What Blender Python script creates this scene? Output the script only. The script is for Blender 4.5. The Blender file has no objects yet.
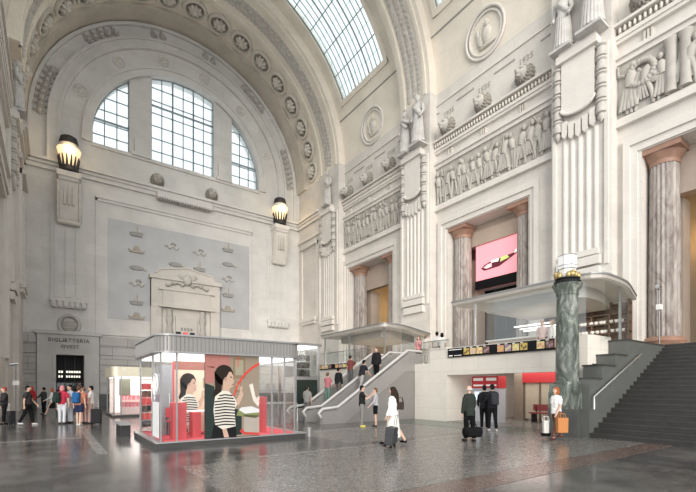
import bpy, math, random
from mathutils import Vector, Matrix
random.seed(7)
C = bpy.context.scene.collection
PI = math.pi
R = math.radians

# ------------------------------------------------------------------ camera, sky, exposure
sc = bpy.context.scene
cam = bpy.data.objects.new('camera', bpy.data.cameras.new('camera'))
C.objects.link(cam)
cam.location = (0, 0, 1.65)
YAW = 54.5                                   # the optical axis lies 54.5 degrees from +X towards +Y
cam.rotation_euler = (R(90), 0, R(YAW - 90))
cam.data.sensor_width = 36
cam.data.lens = 36 * 415 / 696
cam.data.shift_y = (388 - 246) / 696
cam.data.clip_start = 0.1
cam.data.clip_end = 300
sc.camera = cam
world = bpy.data.worlds.new('sky'); sc.world = world
world.use_nodes = True
wn = world.node_tree.nodes; wl = world.node_tree.links
bg = wn['Background']
bg.inputs['Color'].default_value = (0.93, 0.97, 1.0, 1)
bg.inputs['Strength'].default_value = 0.8
sun = bpy.data.objects.new('sun', bpy.data.lights.new('sun', 'SUN')); C.objects.link(sun)
sun.data.energy = 1.7; sun.data.angle = R(40); sun.data.color = (1.0, 0.93, 0.85)
sun.rotation_euler = (R(77), 0, R(-30))
sc.view_settings.view_transform = 'Standard'
sc.view_settings.look = 'None'
sc.view_settings.exposure = 0.82
sc.view_settings.gamma = 1
sc.view_settings.use_curve_mapping = False
sc.cycles.max_bounces = 8
sc.cycles.diffuse_bounces = 4
sc.cycles.transparent_max_bounces = 16
sc.cycles.use_denoising = True
sc.cycles.sample_clamp_indirect = 6

# ------------------------------------------------------------------ helpers
class MB:
    """collects shapes in lists; build() links them as one mesh object"""
    def __init__(s, M=None):
        s.v = []; s.f = []; s.M = M or Matrix()
    def add(s, vs, fs):
        n = len(s.v)
        s.v += [tuple(s.M @ Vector(p)) for p in vs]
        s.f += [tuple(i + n for i in f) for f in fs]
        return s
    def box(s, x0, x1, y0, y1, z0, z1):
        if x0 > x1: x0, x1 = x1, x0
        if y0 > y1: y0, y1 = y1, y0
        vs = [(x, y, z) for z in (z0, z1) for y in (y0, y1) for x in (x0, x1)]
        return s.add(vs, [(0, 2, 3, 1), (4, 5, 7, 6), (0, 1, 5, 4), (2, 6, 7, 3), (0, 4, 6, 2), (1, 3, 7, 5)])
    def prism(s, poly, axis, a0, a1):
        """poly of 2D points, extruded along axis: 'x' (y,z), 'y' (x,z), 'z' (x,y)"""
        n = len(poly)
        def p(q, a):
            return (a, q[0], q[1]) if axis == 'x' else (q[0], a, q[1]) if axis == 'y' else (q[0], q[1], a)
        vs = [p(q, a0) for q in poly] + [p(q, a1) for q in poly]
        fs = [tuple(range(n))[::-1], tuple(range(n, 2 * n))]
        fs += [(i, (i + 1) % n, n + (i + 1) % n, n + i) for i in range(n)]
        return s.add(vs, fs)
    def lathe(s, prof, c=(0, 0, 0), n=20, flute=0.0, nf=0, sx=1, sy=1):
        vs = []; fs = []
        for r, z in prof:
            for k in range(n):
                a = 2 * PI * k / n
                rr = r * (1 - flute * (0.5 + 0.5 * math.cos(nf * a))) if nf else r
                vs.append((c[0] + sx * rr * math.cos(a), c[1] + sy * rr * math.sin(a), c[2] + z))
        m = len(prof)
        for j in range(m - 1):
            for k in range(n):
                fs.append((j * n + k, j * n + (k + 1) % n, (j + 1) * n + (k + 1) % n, (j + 1) * n + k))
        fs.append(tuple(range(n))[::-1]); fs.append(tuple(range((m - 1) * n, m * n)))
        return s.add(vs, fs)
    def ell(s, c, r, n=10, m=7, rot=None):
        vs = []; fs = []
        Q = rot.to_matrix() if rot is not None and hasattr(rot, 'to_matrix') else (rot or Matrix.Identity(3))
        if isinstance(r, (int, float)): r = (r, r, r)
        vs.append(tuple(Vector(c) + Q @ Vector((0, 0, -r[2]))))
        for j in range(1, m):
            t = -PI / 2 + PI * j / m
            for k in range(n):
                a = 2 * PI * k / n
                vs.append(tuple(Vector(c) + Q @ Vector((r[0] * math.cos(t) * math.cos(a), r[1] * math.cos(t) * math.sin(a), r[2] * math.sin(t)))))
        vs.append(tuple(Vector(c) + Q @ Vector((0, 0, r[2]))))
        for k in range(n): fs.append((0, 1 + (k + 1) % n, 1 + k))
        for j in range(m - 2):
            for k in range(n):
                a = 1 + j * n; fs.append((a + k, a + (k + 1) % n, a + n + (k + 1) % n, a + n + k))
        t = len(vs) - 1; a = 1 + (m - 2) * n
        for k in range(n): fs.append((a + k, a + (k + 1) % n, t))
        return s.add(vs, fs)
    def tube(s, pts, rad, n=8, closed=False):
        pts = [Vector(p) for p in pts]; m = len(pts)
        if isinstance(rad, (int, float)): rad = [rad] * m
        vs = []; fs = []; up = None
        for i, p in enumerate(pts):
            if closed: d = pts[(i + 1) % m] - pts[i - 1]
            else: d = pts[min(i + 1, m - 1)] - pts[max(i - 1, 0)]
            d.normalize()
            if up is None:
                up = Vector((0, 0, 1)) if abs(d.z) < 0.9 else Vector((1, 0, 0))
            sx = d.cross(up)
            if sx.length < 1e-4: sx = d.orthogonal()
            sx.normalize(); up2 = sx.cross(d).normalized(); up = up2
            for k in range(n):
                a = 2 * PI * k / n
                vs.append(tuple(p + (sx * math.cos(a) + up2 * math.sin(a)) * rad[i]))
        for j in range(m if closed else m - 1):
            for k in range(n):
                a = j * n; b = ((j + 1) % m) * n
                fs.append((a + k, a + (k + 1) % n, b + (k + 1) % n, b + k))
        if not closed:
            fs.append(tuple(range(n))[::-1]); fs.append(tuple(range((m - 1) * n, m * n)))
        return s.add(vs, fs)
    def arc(s, prof, cx, cz, a0, a1, n=48):
        """closed profile of (r, y) swept about the axis parallel to Y through (cx, cz), angles in degrees from +X"""
        k = len(prof); vs = []; fs = []
        for i in range(n + 1):
            a = R(a0 + (a1 - a0) * i / n)
            vs += [(cx + r * math.cos(a), y, cz + r * math.sin(a)) for r, y in prof]
        for i in range(n):
            for j in range(k):
                fs.append((i * k + j, i * k + (j + 1) % k, (i + 1) * k + (j + 1) % k, (i + 1) * k + j))
        fs.append(tuple(range(k))); fs.append(tuple(range(n * k, n * k + k))[::-1])
        return s.add(vs, fs)
    def build(s, name, m, parent=None, smooth=None):
        me = bpy.data.meshes.new(name)
        me.from_pydata(s.v, [], s.f)
        import bmesh
        bm = bmesh.new(); bm.from_mesh(me)
        bmesh.ops.recalc_face_normals(bm, faces=bm.faces)
        bm.to_mesh(me); bm.free()
        if smooth:
            for p in me.polygons: p.use_smooth = True
            me.set_sharp_from_angle(angle=R(smooth))
        o = bpy.data.objects.new(name, me); C.objects.link(o)
        if m: me.materials.append(m)
        if parent: attach(o, parent)
        return o

def attach(o, parent):
    """o was modelled in world space"""
    o.parent = parent
    M = Matrix.Identity(4); q = parent
    loc = Matrix.Translation(parent.location) @ parent.rotation_euler.to_matrix().to_4x4()
    if parent.parent: loc = Matrix.Translation(parent.parent.location) @ parent.parent.rotation_euler.to_matrix().to_4x4() @ loc
    o.matrix_parent_inverse = loc.inverted()

def local(o, parent):
    """o was modelled in the parent's own space"""
    o.parent = parent
    return o

def tag(o, label=None, cat=None, group=None, kind=None):
    if label: o['label'] = label
    if cat: o['category'] = cat
    if group: o['group'] = group
    if kind: o['kind'] = kind
    return o

def thing(name, label, cat, loc=(0, 0, 0), rz=0, group=None, kind=None):
    o = bpy.data.objects.new(name, None); C.objects.link(o)
    o.empty_display_size = 0.1
    o.location = loc; o.rotation_euler = (0, 0, rz)
    return tag(o, label, cat, group, kind)

def part(name, mb, m, parent, smooth=None):
    """a part whose mesh is in its thing's own space"""
    return local(mb.build(name, m, None, smooth), parent)

def dup(root, loc, rz, label=None, group=None):
    r = root.copy(); C.objects.link(r); r.location = loc; r.rotation_euler = (0, 0, rz)
    if label: r['label'] = label
    if group: r['group'] = group
    for ch in list(root.children):
        c = ch.copy(); C.objects.link(c); c.parent = r
        for g in list(ch.children):
            d = g.copy(); C.objects.link(d); d.parent = c
    return r

def struct(name, mb, m, parent=None, smooth=None):
    o = mb.build(name, m, parent, smooth)
    if not parent: o['kind'] = 'structure'
    return o

def text_mesh(body, size, depth, M, name, m, parent=None, align='CENTER', spacing=1.0):
    cu = bpy.data.curves.new(name, 'FONT')
    cu.body = body; cu.size = size; cu.extrude = depth; cu.align_x = align; cu.align_y = 'CENTER'
    cu.space_character = spacing; cu.resolution_u = 2
    t = bpy.data.objects.new(name, cu); C.objects.link(t)
    dg = bpy.context.evaluated_depsgraph_get()
    me = bpy.data.meshes.new_from_object(t.evaluated_get(dg))
    bpy.data.objects.remove(t)
    me.transform(M)
    o = bpy.data.objects.new(name, me); C.objects.link(o)
    me.materials.clear(); me.materials.append(m)
    if parent: attach(o, parent)
    return o

FACE_NEGY = Matrix(((1, 0, 0, 0), (0, 0, -1, 0), (0, 1, 0, 0), (0, 0, 0, 1)))      # reads from -Y: x->+X, y->Z
FACE_NEGX = Matrix(((0, 0, -1, 0), (-1, 0, 0, 0), (0, 1, 0, 0), (0, 0, 0, 1)))     # reads from -X: x->-Y, y->Z

# ------------------------------------------------------------------ materials
def mat(name, col, rough=0.6, metal=0.0, noise=0.12, scale=6.0, bump=0.0, emit=0.0, ecol=None, spec=None, coat=0):
    m = bpy.data.materials.new(name); m.use_nodes = True
    nt = m.node_tree; N = nt.nodes; L = nt.links
    b = N['Principled BSDF']
    b.inputs['Roughness'].default_value = rough; b.inputs['Metallic'].default_value = metal
    if spec is not None: b.inputs['Specular IOR Level'].default_value = spec
    tc = N.new('ShaderNodeTexCoord')
    nz = N.new('ShaderNodeTexNoise'); nz.inputs['Scale'].default_value = scale; nz.inputs['Detail'].default_value = 5
    L.new(tc.outputs['Object'], nz.inputs['Vector'])
    mx = N.new('ShaderNodeMix'); mx.data_type = 'RGBA'
    c2 = tuple(max(0, min(1, c * (1 - noise))) for c in col); c1 = tuple(max(0, min(1, c * (1 + noise))) for c in col)
    mx.inputs[6].default_value = (*c2, 1); mx.inputs[7].default_value = (*c1, 1)
    L.new(nz.outputs['Fac'], mx.inputs[0]); L.new(mx.outputs[2], b.inputs['Base Color'])
    if bump:
        bp = N.new('ShaderNodeBump'); bp.inputs['Strength'].default_value = bump; bp.inputs['Distance'].default_value = 0.02
        L.new(nz.outputs['Fac'], bp.inputs['Height']); L.new(bp.outputs['Normal'], b.inputs['Normal'])
    if emit:
        b.inputs['Emission Strength'].default_value = emit
        b.inputs['Emission Color'].default_value = (*(ecol or col), 1)
    return m

def stone(name, col, mortar, bw=1.7, bh=0.85, joint=0.35, mott=0.16, rough=0.75, bump=0.15, msize=0.012):
    """ashlar with faint joints, on any upright plane"""
    m = bpy.data.materials.new(name); m.use_nodes = True
    nt = m.node_tree; N = nt.nodes; L = nt.links
    b = N['Principled BSDF']; b.inputs['Roughness'].default_value = rough
    b.inputs['Specular IOR Level'].default_value = 0.25
    g = N.new('ShaderNodeNewGeometry'); sp = N.new('ShaderNodeSeparateXYZ'); L.new(g.outputs['Position'], sp.inputs[0])
    ad = N.new('ShaderNodeMath'); ad.operation = 'ADD'; L.new(sp.outputs[0], ad.inputs[0]); L.new(sp.outputs[1], ad.inputs[1])
    cb = N.new('ShaderNodeCombineXYZ'); L.new(ad.outputs[0], cb.inputs[0]); L.new(sp.outputs[2], cb.inputs[1])
    br = N.new('ShaderNodeTexBrick'); L.new(cb.outputs[0], br.inputs['Vector'])
    br.inputs['Scale'].default_value = 1; br.inputs['Brick Width'].default_value = bw; br.inputs['Row Height'].default_value = bh
    br.inputs['Mortar Size'].default_value = msize; br.inputs['Mortar Smooth'].default_value = 0.3
    d = 1 - 0.5 * mott
    br.inputs['Color1'].default_value = (*col, 1); br.inputs['Color2'].default_value = (*(c * d for c in col), 1)
    br.inputs['Mortar'].default_value = (*(c * (1 - joint) + q * joint for c, q in zip(col, mortar)), 1)
    nz = N.new('ShaderNodeTexNoise'); nz.inputs['Scale'].default_value = 0.55; nz.inputs['Detail'].default_value = 9; nz.inputs['Roughness'].default_value = 0.65
    L.new(g.outputs['Position'], nz.inputs['Vector'])
    nf = N.new('ShaderNodeTexNoise'); nf.inputs['Scale'].default_value = 5; nf.inputs['Detail'].default_value = 6
    mp = N.new('ShaderNodeMapping'); mp.inputs['Scale'].default_value = (1, 1, 4); L.new(g.outputs['Position'], mp.inputs[0]); L.new(mp.outputs[0], nf.inputs['Vector'])
    rr = N.new('ShaderNodeValToRGB'); rr.color_ramp.elements[0].position = 0.3; rr.color_ramp.elements[1].position = 0.72
    lo = 1 - mott
    rr.color_ramp.elements[0].color = (lo, lo, lo, 1); rr.color_ramp.elements[1].color = (1, 1, 1, 1)
    L.new(nz.outputs['Fac'], rr.inputs[0])
    m1 = N.new('ShaderNodeMix'); m1.data_type = 'RGBA'; m1.blend_type = 'MULTIPLY'; m1.inputs[0].default_value = 1
    L.new(br.outputs['Color'], m1.inputs[6]); L.new(rr.outputs[0], m1.inputs[7])
    r2 = N.new('ShaderNodeValToRGB'); r2.color_ramp.elements[0].color = (0.9, 0.9, 0.9, 1); r2.color_ramp.elements[1].color = (1.05, 1.05, 1.05, 1)
    L.new(nf.outputs['Fac'], r2.inputs[0])
    m2 = N.new('ShaderNodeMix'); m2.data_type = 'RGBA'; m2.blend_type = 'MULTIPLY'; m2.inputs[0].default_value = 1
    L.new(m1.outputs[2], m2.inputs[6]); L.new(r2.outputs[0], m2.inputs[7])
    L.new(m2.outputs[2], b.inputs['Base Color'])
    bp = N.new('ShaderNodeBump'); bp.inputs['Strength'].default_value = bump; bp.inputs['Distance'].default_value = 0.03
    L.new(nf.outputs['Fac'], bp.inputs['Height']); L.new(bp.outputs['Normal'], b.inputs['Normal'])
    return m

def glass(name, tint=(0.95, 0.97, 0.97), gloss=0.10, haze=0.0, hcol=(0.9, 0.95, 0.95)):
    m = bpy.data.materials.new(name); m.use_nodes = True
    nt = m.node_tree; N = nt.nodes; L = nt.links
    N.remove(N['Principled BSDF']); out = N['Material Output']
    tr = N.new('ShaderNodeBsdfTransparent'); tr.inputs[0].default_value = (*tint, 1)
    gl = N.new('ShaderNodeBsdfGlossy'); gl.inputs['Roughness'].default_value = 0.02
    nz = N.new('ShaderNodeTexNoise'); nz.inputs['Scale'].default_value = 0.8
    fr = N.new('ShaderNodeLayerWeight'); fr.inputs[0].default_value = 0.25
    mu = N.new('ShaderNodeMath'); mu.operation = 'MULTIPLY_ADD'; mu.inputs[1].default_value = 0.5; mu.inputs[2].default_value = gloss
    L.new(fr.outputs['Facing'], mu.inputs[0])
    pw = N.new('ShaderNodeMath'); pw.operation = 'MULTIPLY'; L.new(mu.outputs[0], pw.inputs[0]); pw.inputs[1].default_value = 0.6
    mx = N.new('ShaderNodeMixShader'); L.new(pw.outputs[0], mx.inputs[0]); L.new(tr.outputs[0], mx.inputs[1]); L.new(gl.outputs[0], mx.inputs[2])
    last = mx
    if haze:
        df = N.new('ShaderNodeBsdfTranslucent'); df.inputs[0].default_value = (*hcol, 1)
        m3 = N.new('ShaderNodeMixShader'); m3.inputs[0].default_value = haze
        L.new(mx.outputs[0], m3.inputs[1]); L.new(df.outputs[0], m3.inputs[2]); last = m3
    L.new(last.outputs[0], out.inputs['Surface'])
    return m

CREAM = (0.785, 0.742, 0.69)
M_stone = stone('cream_ashlar', CREAM, (0.45, 0.42, 0.38))
M_plain = stone('cream_dressed_stone', (0.805, 0.762, 0.71), (0.6, 0.56, 0.5), bw=2.6, bh=1.3, joint=0.2, mott=0.12)
M_back = stone('pale_grey_ashlar', (0.77, 0.75, 0.72), (0.4, 0.39, 0.38), bw=1.9, bh=0.95, joint=0.25, mott=0.16)
M_rust = stone('grey_rusticated_stone', (0.60, 0.58, 0.56), (0.2, 0.19, 0.18), bw=2.4, bh=1.05, joint=0.7, mott=0.22, msize=0.025)
M_vault = stone('warm_vault_stone', (0.90, 0.825, 0.72), (0.5, 0.45, 0.38), bw=2.2, bh=1.1, joint=0.2, mott=0.14)
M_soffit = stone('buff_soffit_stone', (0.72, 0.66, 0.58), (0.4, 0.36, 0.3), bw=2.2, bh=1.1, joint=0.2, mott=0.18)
M_carve = mat('carved_stone', (0.64, 0.60, 0.54), 0.8, noise=0.22, scale=3, bump=0.3)
M_carve_grey = mat('weathered_carved_stone', (0.50, 0.475, 0.44), 0.85, noise=0.3, scale=3, bump=0.35)
M_carve_dark = mat('shade_toned_carved_stone', (0.30, 0.275, 0.24), 0.9, noise=0.3, scale=3)  # dark tone puts shade into the rosette grounds and lion manes
M_relief = mat('frieze_stone', (0.46, 0.435, 0.395), 0.85, noise=0.28, scale=2.0, bump=0.3)
M_statue = mat('statue_stone', (0.55, 0.535, 0.51), 0.85, noise=0.35, scale=2.5, bump=0.3)
M_jointl = mat('grey_incised_line', (0.42, 0.395, 0.36), 0.9)
M_joint = mat('dark_incised_line', (0.30, 0.28, 0.25), 0.9)
M_capital = mat('reddish_marble_capital', (0.34, 0.20, 0.145), 0.5, noise=0.3, scale=3)
M_warmwall = stone('ochre_gallery_wall', (0.64, 0.55, 0.42), (0.5, 0.4, 0.25), bw=2.0, bh=1.0, joint=0.2, mott=0.15)
M_tan = stone('tan_gallery_stone', (0.52, 0.43, 0.36), (0.5, 0.4, 0.3), bw=2.0, bh=1.0, joint=0.2, mott=0.15)
M_traver = stone('travertine_cladding', (0.80, 0.755, 0.68), (0.55, 0.5, 0.44), bw=1.5, bh=0.62, joint=0.5, mott=0.14, rough=0.55)
M_white = mat('white_plaster', (0.86, 0.85, 0.83), 0.7, noise=0.04)
M_dark = mat('dark_grey_polished_stone', (0.05, 0.05, 0.048), 0.35, noise=0.25, scale=3)
M_step = mat('dark_grey_step_stone', (0.036, 0.034, 0.032), 0.5, noise=0.4, scale=4)
M_block = mat('grey_green_polished_stone', (0.11, 0.117, 0.11), 0.3, noise=0.2, scale=2)
M_plinth = mat('dark_green_plinth_marble', (0.075, 0.08, 0.078), 0.4, noise=0.3, scale=3)
def veined(name, c0, c1, c2, scale=2.2):
    m = bpy.data.materials.new(name); m.use_nodes = True
    nt = m.node_tree; N = nt.nodes; L = nt.links; b = N['Principled BSDF']; b.inputs['Roughness'].default_value = 0.4
    b.inputs['Specular IOR Level'].default_value = 0.3
    tc = N.new('ShaderNodeTexCoord'); mp = N.new('ShaderNodeMapping'); mp.inputs['Rotation'].default_value = (0.3, 0.5, 0); mp.inputs['Scale'].default_value = (1.6, 1.6, 0.55)
    nz = N.new('ShaderNodeTexNoise'); nz.inputs['Scale'].default_value = scale; nz.inputs['Detail'].default_value = 9; nz.inputs['Roughness'].default_value = 0.7; nz.inputs['Distortion'].default_value = 1.4
    L.new(tc.outputs['Object'], mp.inputs[0]); L.new(mp.outputs[0], nz.inputs['Vector'])
    r = N.new('ShaderNodeValToRGB'); e = r.color_ramp.elements
    e[0].position = 0.36; e[0].color = (*c0, 1); e[1].position = 0.66; e[1].color = (*c2, 1)
    n_ = e.new(0.5); n_.color = (*c1, 1)
    L.new(nz.outputs['Fac'], r.inputs[0]); L.new(r.outputs[0], b.inputs['Base Color'])
    return m
M_greenmarble = veined('green_marble', (0.035, 0.045, 0.038), (0.115, 0.135, 0.115), (0.33, 0.345, 0.31))
M_column = veined('veined_marble_column', (0.20, 0.165, 0.15), (0.34, 0.30, 0.275), (0.46, 0.42, 0.39), 1.3)
M_steel = mat('brushed_steel', (0.55, 0.55, 0.55), 0.35, 0.9)
M_rail = mat('satin_steel_rail', (0.55, 0.55, 0.54), 0.3, 0.8)
M_frame = mat('grey_metal_frame', (0.30, 0.30, 0.30), 0.45, 0.4)
M_winframe = mat('grey_window_bars', (0.30, 0.35, 0.37), 0.5, 0.2)
M_skybar = mat('grey_green_skylight_bars', (0.28, 0.32, 0.31), 0.5, 0.2)
M_fascia = mat('ribbed_grey_metal', (0.25, 0.24, 0.232), 0.45, 0.3, noise=0.08)
M_gold = mat('gilt_metal', (0.50, 0.38, 0.17), 0.45, 0.7)
M_black = mat('black_plastic', (0.006, 0.006, 0.007), 0.45, spec=0.2)
M_iron = mat('dark_iron', (0.04, 0.04, 0.042), 0.5, 0.5)
M_red = mat('coral_red_panel', (0.62, 0.075, 0.085), 0.5, noise=0.06)
M_redfloor = mat('coral_red_carpet', (0.72, 0.10, 0.12), 0.8, noise=0.08)
M_skylight = mat('escalator_balustrade_metal', (0.33, 0.32, 0.31), 0.4, 0.3, noise=0.05)
M_flank = mat('grey_escalator_cladding', (0.24, 0.23, 0.22), 0.5, 0.1, noise=0.06)
M_tread = mat('escalator_tread_metal', (0.22, 0.22, 0.22), 0.45, 0.6)
M_lampwarm = mat('warm_lit_glass', (1.0, 0.80, 0.52), 0.4, emit=0.5, ecol=(1.0, 0.72, 0.40), noise=0.05)
M_lampwhite = mat('white_lit_glass', (0.80, 0.79, 0.76), 0.3, emit=0.10, ecol=(1.0, 0.98, 0.94), noise=0.02)
M_ceil_lit = mat('lit_white_ceiling_panel', (0.95, 0.95, 0.95), 0.5, emit=0.9, ecol=(1, 0.98, 0.96), noise=0.01)
M_glass = glass('clear_glass')
M_glass_k = glass('kiosk_glass', (0.95, 0.97, 0.97), 0.02)
M_sky_glass = glass('skylight_glass', (0.93, 0.97, 0.97), 0.02, 0.25)
M_win_glass = glass('window_glass', (0.96, 0.985, 0.99), 0.02, 0.15)

def scr(name, col, e=0.75):
    return mat(name, col, 0.4, emit=e, ecol=col, noise=0.03)

def floor_mat():
    m = bpy.data.materials.new('polished_floor_marble'); m.use_nodes = True
    nt = m.node_tree; N = nt.nodes; L = nt.links; b = N['Principled BSDF']
    g = N.new('ShaderNodeNewGeometry')
    br = N.new('ShaderNodeTexBrick'); L.new(g.outputs['Position'], br.inputs['Vector'])
    br.inputs['Scale'].default_value = 1; br.inputs['Brick Width'].default_value = 1.5; br.inputs['Row Height'].default_value = 1.5
    br.offset = 0; br.inputs['Mortar Size'].default_value = 0.01
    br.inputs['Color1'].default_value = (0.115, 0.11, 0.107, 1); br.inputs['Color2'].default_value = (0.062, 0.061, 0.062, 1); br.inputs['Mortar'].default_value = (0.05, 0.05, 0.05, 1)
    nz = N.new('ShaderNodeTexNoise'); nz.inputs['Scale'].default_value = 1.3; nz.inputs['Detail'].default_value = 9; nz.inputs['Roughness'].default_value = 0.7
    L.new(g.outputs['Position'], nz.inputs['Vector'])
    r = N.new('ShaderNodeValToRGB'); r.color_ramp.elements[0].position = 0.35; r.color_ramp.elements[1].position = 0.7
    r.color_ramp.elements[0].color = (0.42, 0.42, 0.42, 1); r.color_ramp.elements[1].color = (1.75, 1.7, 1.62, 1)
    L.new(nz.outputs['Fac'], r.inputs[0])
    mx = N.new('ShaderNodeMix'); mx.data_type = 'RGBA'; mx.blend_type = 'MULTIPLY'; mx.inputs[0].default_value = 1
    L.new(br.outputs['Color'], mx.inputs[6]); L.new(r.outputs[0], mx.inputs[7]); L.new(mx.outputs[2], b.inputs['Base Color'])
    n2 = N.new('ShaderNodeTexNoise'); n2.inputs['Scale'].default_value = 9; n2.inputs['Detail'].default_value = 8
    L.new(g.outputs['Position'], n2.inputs['Vector'])
    mr = N.new('ShaderNodeMapRange'); mr.inputs[3].default_value = 0.07; mr.inputs[4].default_value = 0.28
    L.new(n2.outputs['Fac'], mr.inputs[0]); L.new(mr.outputs[0], b.inputs['Roughness'])
    bp = N.new('ShaderNodeBump'); bp.inputs['Strength'].default_value = 0.06; bp.inputs['Distance'].default_value = 0.01
    L.new(n2.outputs['Fac'], bp.inputs['Height']); L.new(bp.outputs['Normal'], b.inputs['Normal'])
    return m
def terrazzo(name, a, bcol, scale=55, r0=0.10, r1=0.36):
    m = bpy.data.materials.new(name); m.use_nodes = True
    nt = m.node_tree; N = nt.nodes; L = nt.links; b = N['Principled BSDF']
    g = N.new('ShaderNodeNewGeometry')
    vo = N.new('ShaderNodeTexVoronoi'); vo.inputs['Scale'].default_value = scale / 2.2; L.new(g.outputs['Position'], vo.inputs['Vector'])
    nz = N.new('ShaderNodeTexNoise'); nz.inputs['Scale'].default_value = 1.6; nz.inputs['Detail'].default_value = 10; nz.inputs['Roughness'].default_value = 0.75
    L.new(g.outputs['Position'], nz.inputs['Vector'])
    ad = N.new('ShaderNodeMath'); ad.operation = 'MULTIPLY_ADD'; ad.inputs[1].default_value = 0.45
    sp = N.new('ShaderNodeSeparateColor'); L.new(vo.outputs['Color'], sp.inputs[0]); L.new(sp.outputs[0], ad.inputs[0]); 
    mu = N.new('ShaderNodeMath'); mu.operation = 'MULTIPLY'; mu.inputs[1].default_value = 0.6; L.new(nz.outputs['Fac'], mu.inputs[0]); L.new(mu.outputs[0], ad.inputs[2])
    mx = N.new('ShaderNodeMix'); mx.data_type = 'RGBA'; mx.inputs[6].default_value = (*a, 1); mx.inputs[7].default_value = (*bcol, 1)
    L.new(ad.outputs[0], mx.inputs[0]); L.new(mx.outputs[2], b.inputs['Base Color'])
    mr = N.new('ShaderNodeMapRange'); mr.inputs[3].default_value = r0; mr.inputs[4].default_value = r1
    L.new(ad.outputs[0], mr.inputs[0]); L.new(mr.outputs[0], b.inputs['Roughness'])
    return m
M_floor = floor_mat()
M_terr = terrazzo('grey_mosaic_paving', (0.06, 0.056, 0.052), (0.26, 0.245, 0.225))
M_brownband = terrazzo('brown_marble_band', (0.095, 0.06, 0.05), (0.16, 0.11, 0.095))
M_lightband = terrazzo('pale_marble_band', (0.14, 0.135, 0.125), (0.28, 0.265, 0.245))
M_greenband = terrazzo('green_marble_band', (0.07, 0.095, 0.08), (0.13, 0.16, 0.14))

# ------------------------------------------------------------------ the hall: main sizes
AX, AZ = 10.7, 23.9          # axis of the vault
RW, RP, RR = 13.1, 12.35, 12.6   # wall, pier/rib and end recess
XW, XP, XR = AX + RW, AX + RP, AX + RR
YB = 42.5                    # end wall
PIERS = [(33.9, 37.6), (21.75, 24.95), (9.35, 12.45)]
BAYS = [30.0, 17.5, 5.1]     # bay centres along Y
LX = AX - RW; LP = AX - RP; LR = AX - RR
Y0 = -3.5

# floor and inlays
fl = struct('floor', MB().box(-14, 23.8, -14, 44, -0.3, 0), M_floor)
def inlay(m, x0, x1, y0, y1, z=0.004):
    return struct('inlay_band', MB().box(x0, x1, y0, y1, -0.01, z), m, fl)
inlay(M_terr, 2.2, 15.6, 4.95, 9.1, 0.004)
inlay(M_brownband, 2.0, 14.4, 4.25, 4.9, 0.005)
inlay(M_lightband, 4.0, 14.4, 9.2, 9.45, 0.005)
inlay(M_greenband, 13.6, 15.78, 7.6, 17.5, 0.006)
inlay(M_lightband, 6.9, 13.4, 13.2, 13.9, 0.005)
inlay(M_lightband, 0.9, 1.15, 12.0, 30.0, 0.005)
inlay(M_lightband, -1.4, 0.8, 16.2, 16.45, 0.005)
inlay(M_terr, 7.2, 13.4, 10.0, 13.1, 0.004)

# ---- end wall (wall_back) with the lunette
def arc_pts(cx, cz, r, a0, a1, n):
    return [(cx + r * math.cos(R(a0 + (a1 - a0) * i / n)), cz + r * math.sin(R(a0 + (a1 - a0) * i / n))) for i in range(n + 1)]
LCX, LZ0, LZC, LRAD = 10.6, 23.1, 23.8, 7.8
YT = YB + 1.3
b = MB()
DX0, DX1, DZ = 0.27, 2.26, 4.45
b.box(LR - 0.3, DX0, YB, YT, 0, 6.2); b.box(DX1, XR + 0.3, YB, YT, 0, 6.2); b.box(DX0, DX1, YB, YT, DZ, 6.2)
b2 = MB()
b2.box(LR - 0.3, XR + 0.3, YB, YT, 6.2, LZ0)
b2.box(LR - 0.3, LCX - LRAD, YB, YT, LZ0, LZC); b2.box(LCX + LRAD, XR + 0.3, YB, YT, LZ0, LZC)
b2.arc([(LRAD, YB), (RR + 0.4, YB), (RR + 0.4, YT), (LRAD, YT)], LCX, LZC, 0, 180, 72)
for sgn in (-1, 1):
    xa, xb = LCX + sgn * 2.95, LCX + sgn * 4.8
    zz = lambda x: LZC + math.sqrt((LRAD + 0.1) ** 2 - (x - LCX) ** 2)
    b2.prism([(xa, LZ0), (xb, LZ0), (xb, zz(xb)), ((xa + xb) / 2, zz((xa + xb) / 2)), (xa, zz(xa))], 'y', YB + 0.15, YT)
wall_back = struct('wall_back', b2, M_back)
struct('rusticated_base', b, M_rust, wall_back)
# mouldings round the lunette
d = MB()
for r0, r1, y in ((7.75, 8.3, 0.18), (8.3, 8.5, 0.28), (10.0, 10.25, 0.3), (10.25, 10.75, 0.2), (10.75, 10.95, 0.35), (11.95, 12.2, 0.25)):
    d.arc([(r0, YB - y), (r1, YB - y), (r1, YB + 0.02), (r0, YB + 0.02)], LCX, LZC, 0, 180, 72)
    for sg in (-1, 1):
        d.box(LCX + sg * r0, LCX + sg * r1, YB - y, YB + 0.02, LZ0 if r0 < 9 else 20.6, LZC)
struct('lunette_moulding', d, M_back, wall_back)
d = MB()
for sg in (-1, 1):                                   # brackets at the foot of the window piers
    d.box(LCX + sg * 3.87 - 0.8, LCX + sg * 3.87 + 0.8, YB - 0.35, YB + 0.2, 23.0, 23.3)
    d.box(LCX + sg * 3.87 - 0.55, LCX + sg * 3.87 + 0.55, YB - 0.2, YB + 0.2, 23.3, 24.7)
d.box(LCX - 7.8, LCX + 7.8, YB - 0.15, YB + 0.1, 22.8, 23.1)
struct('window_sill_course', d, M_back, wall_back)
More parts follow.
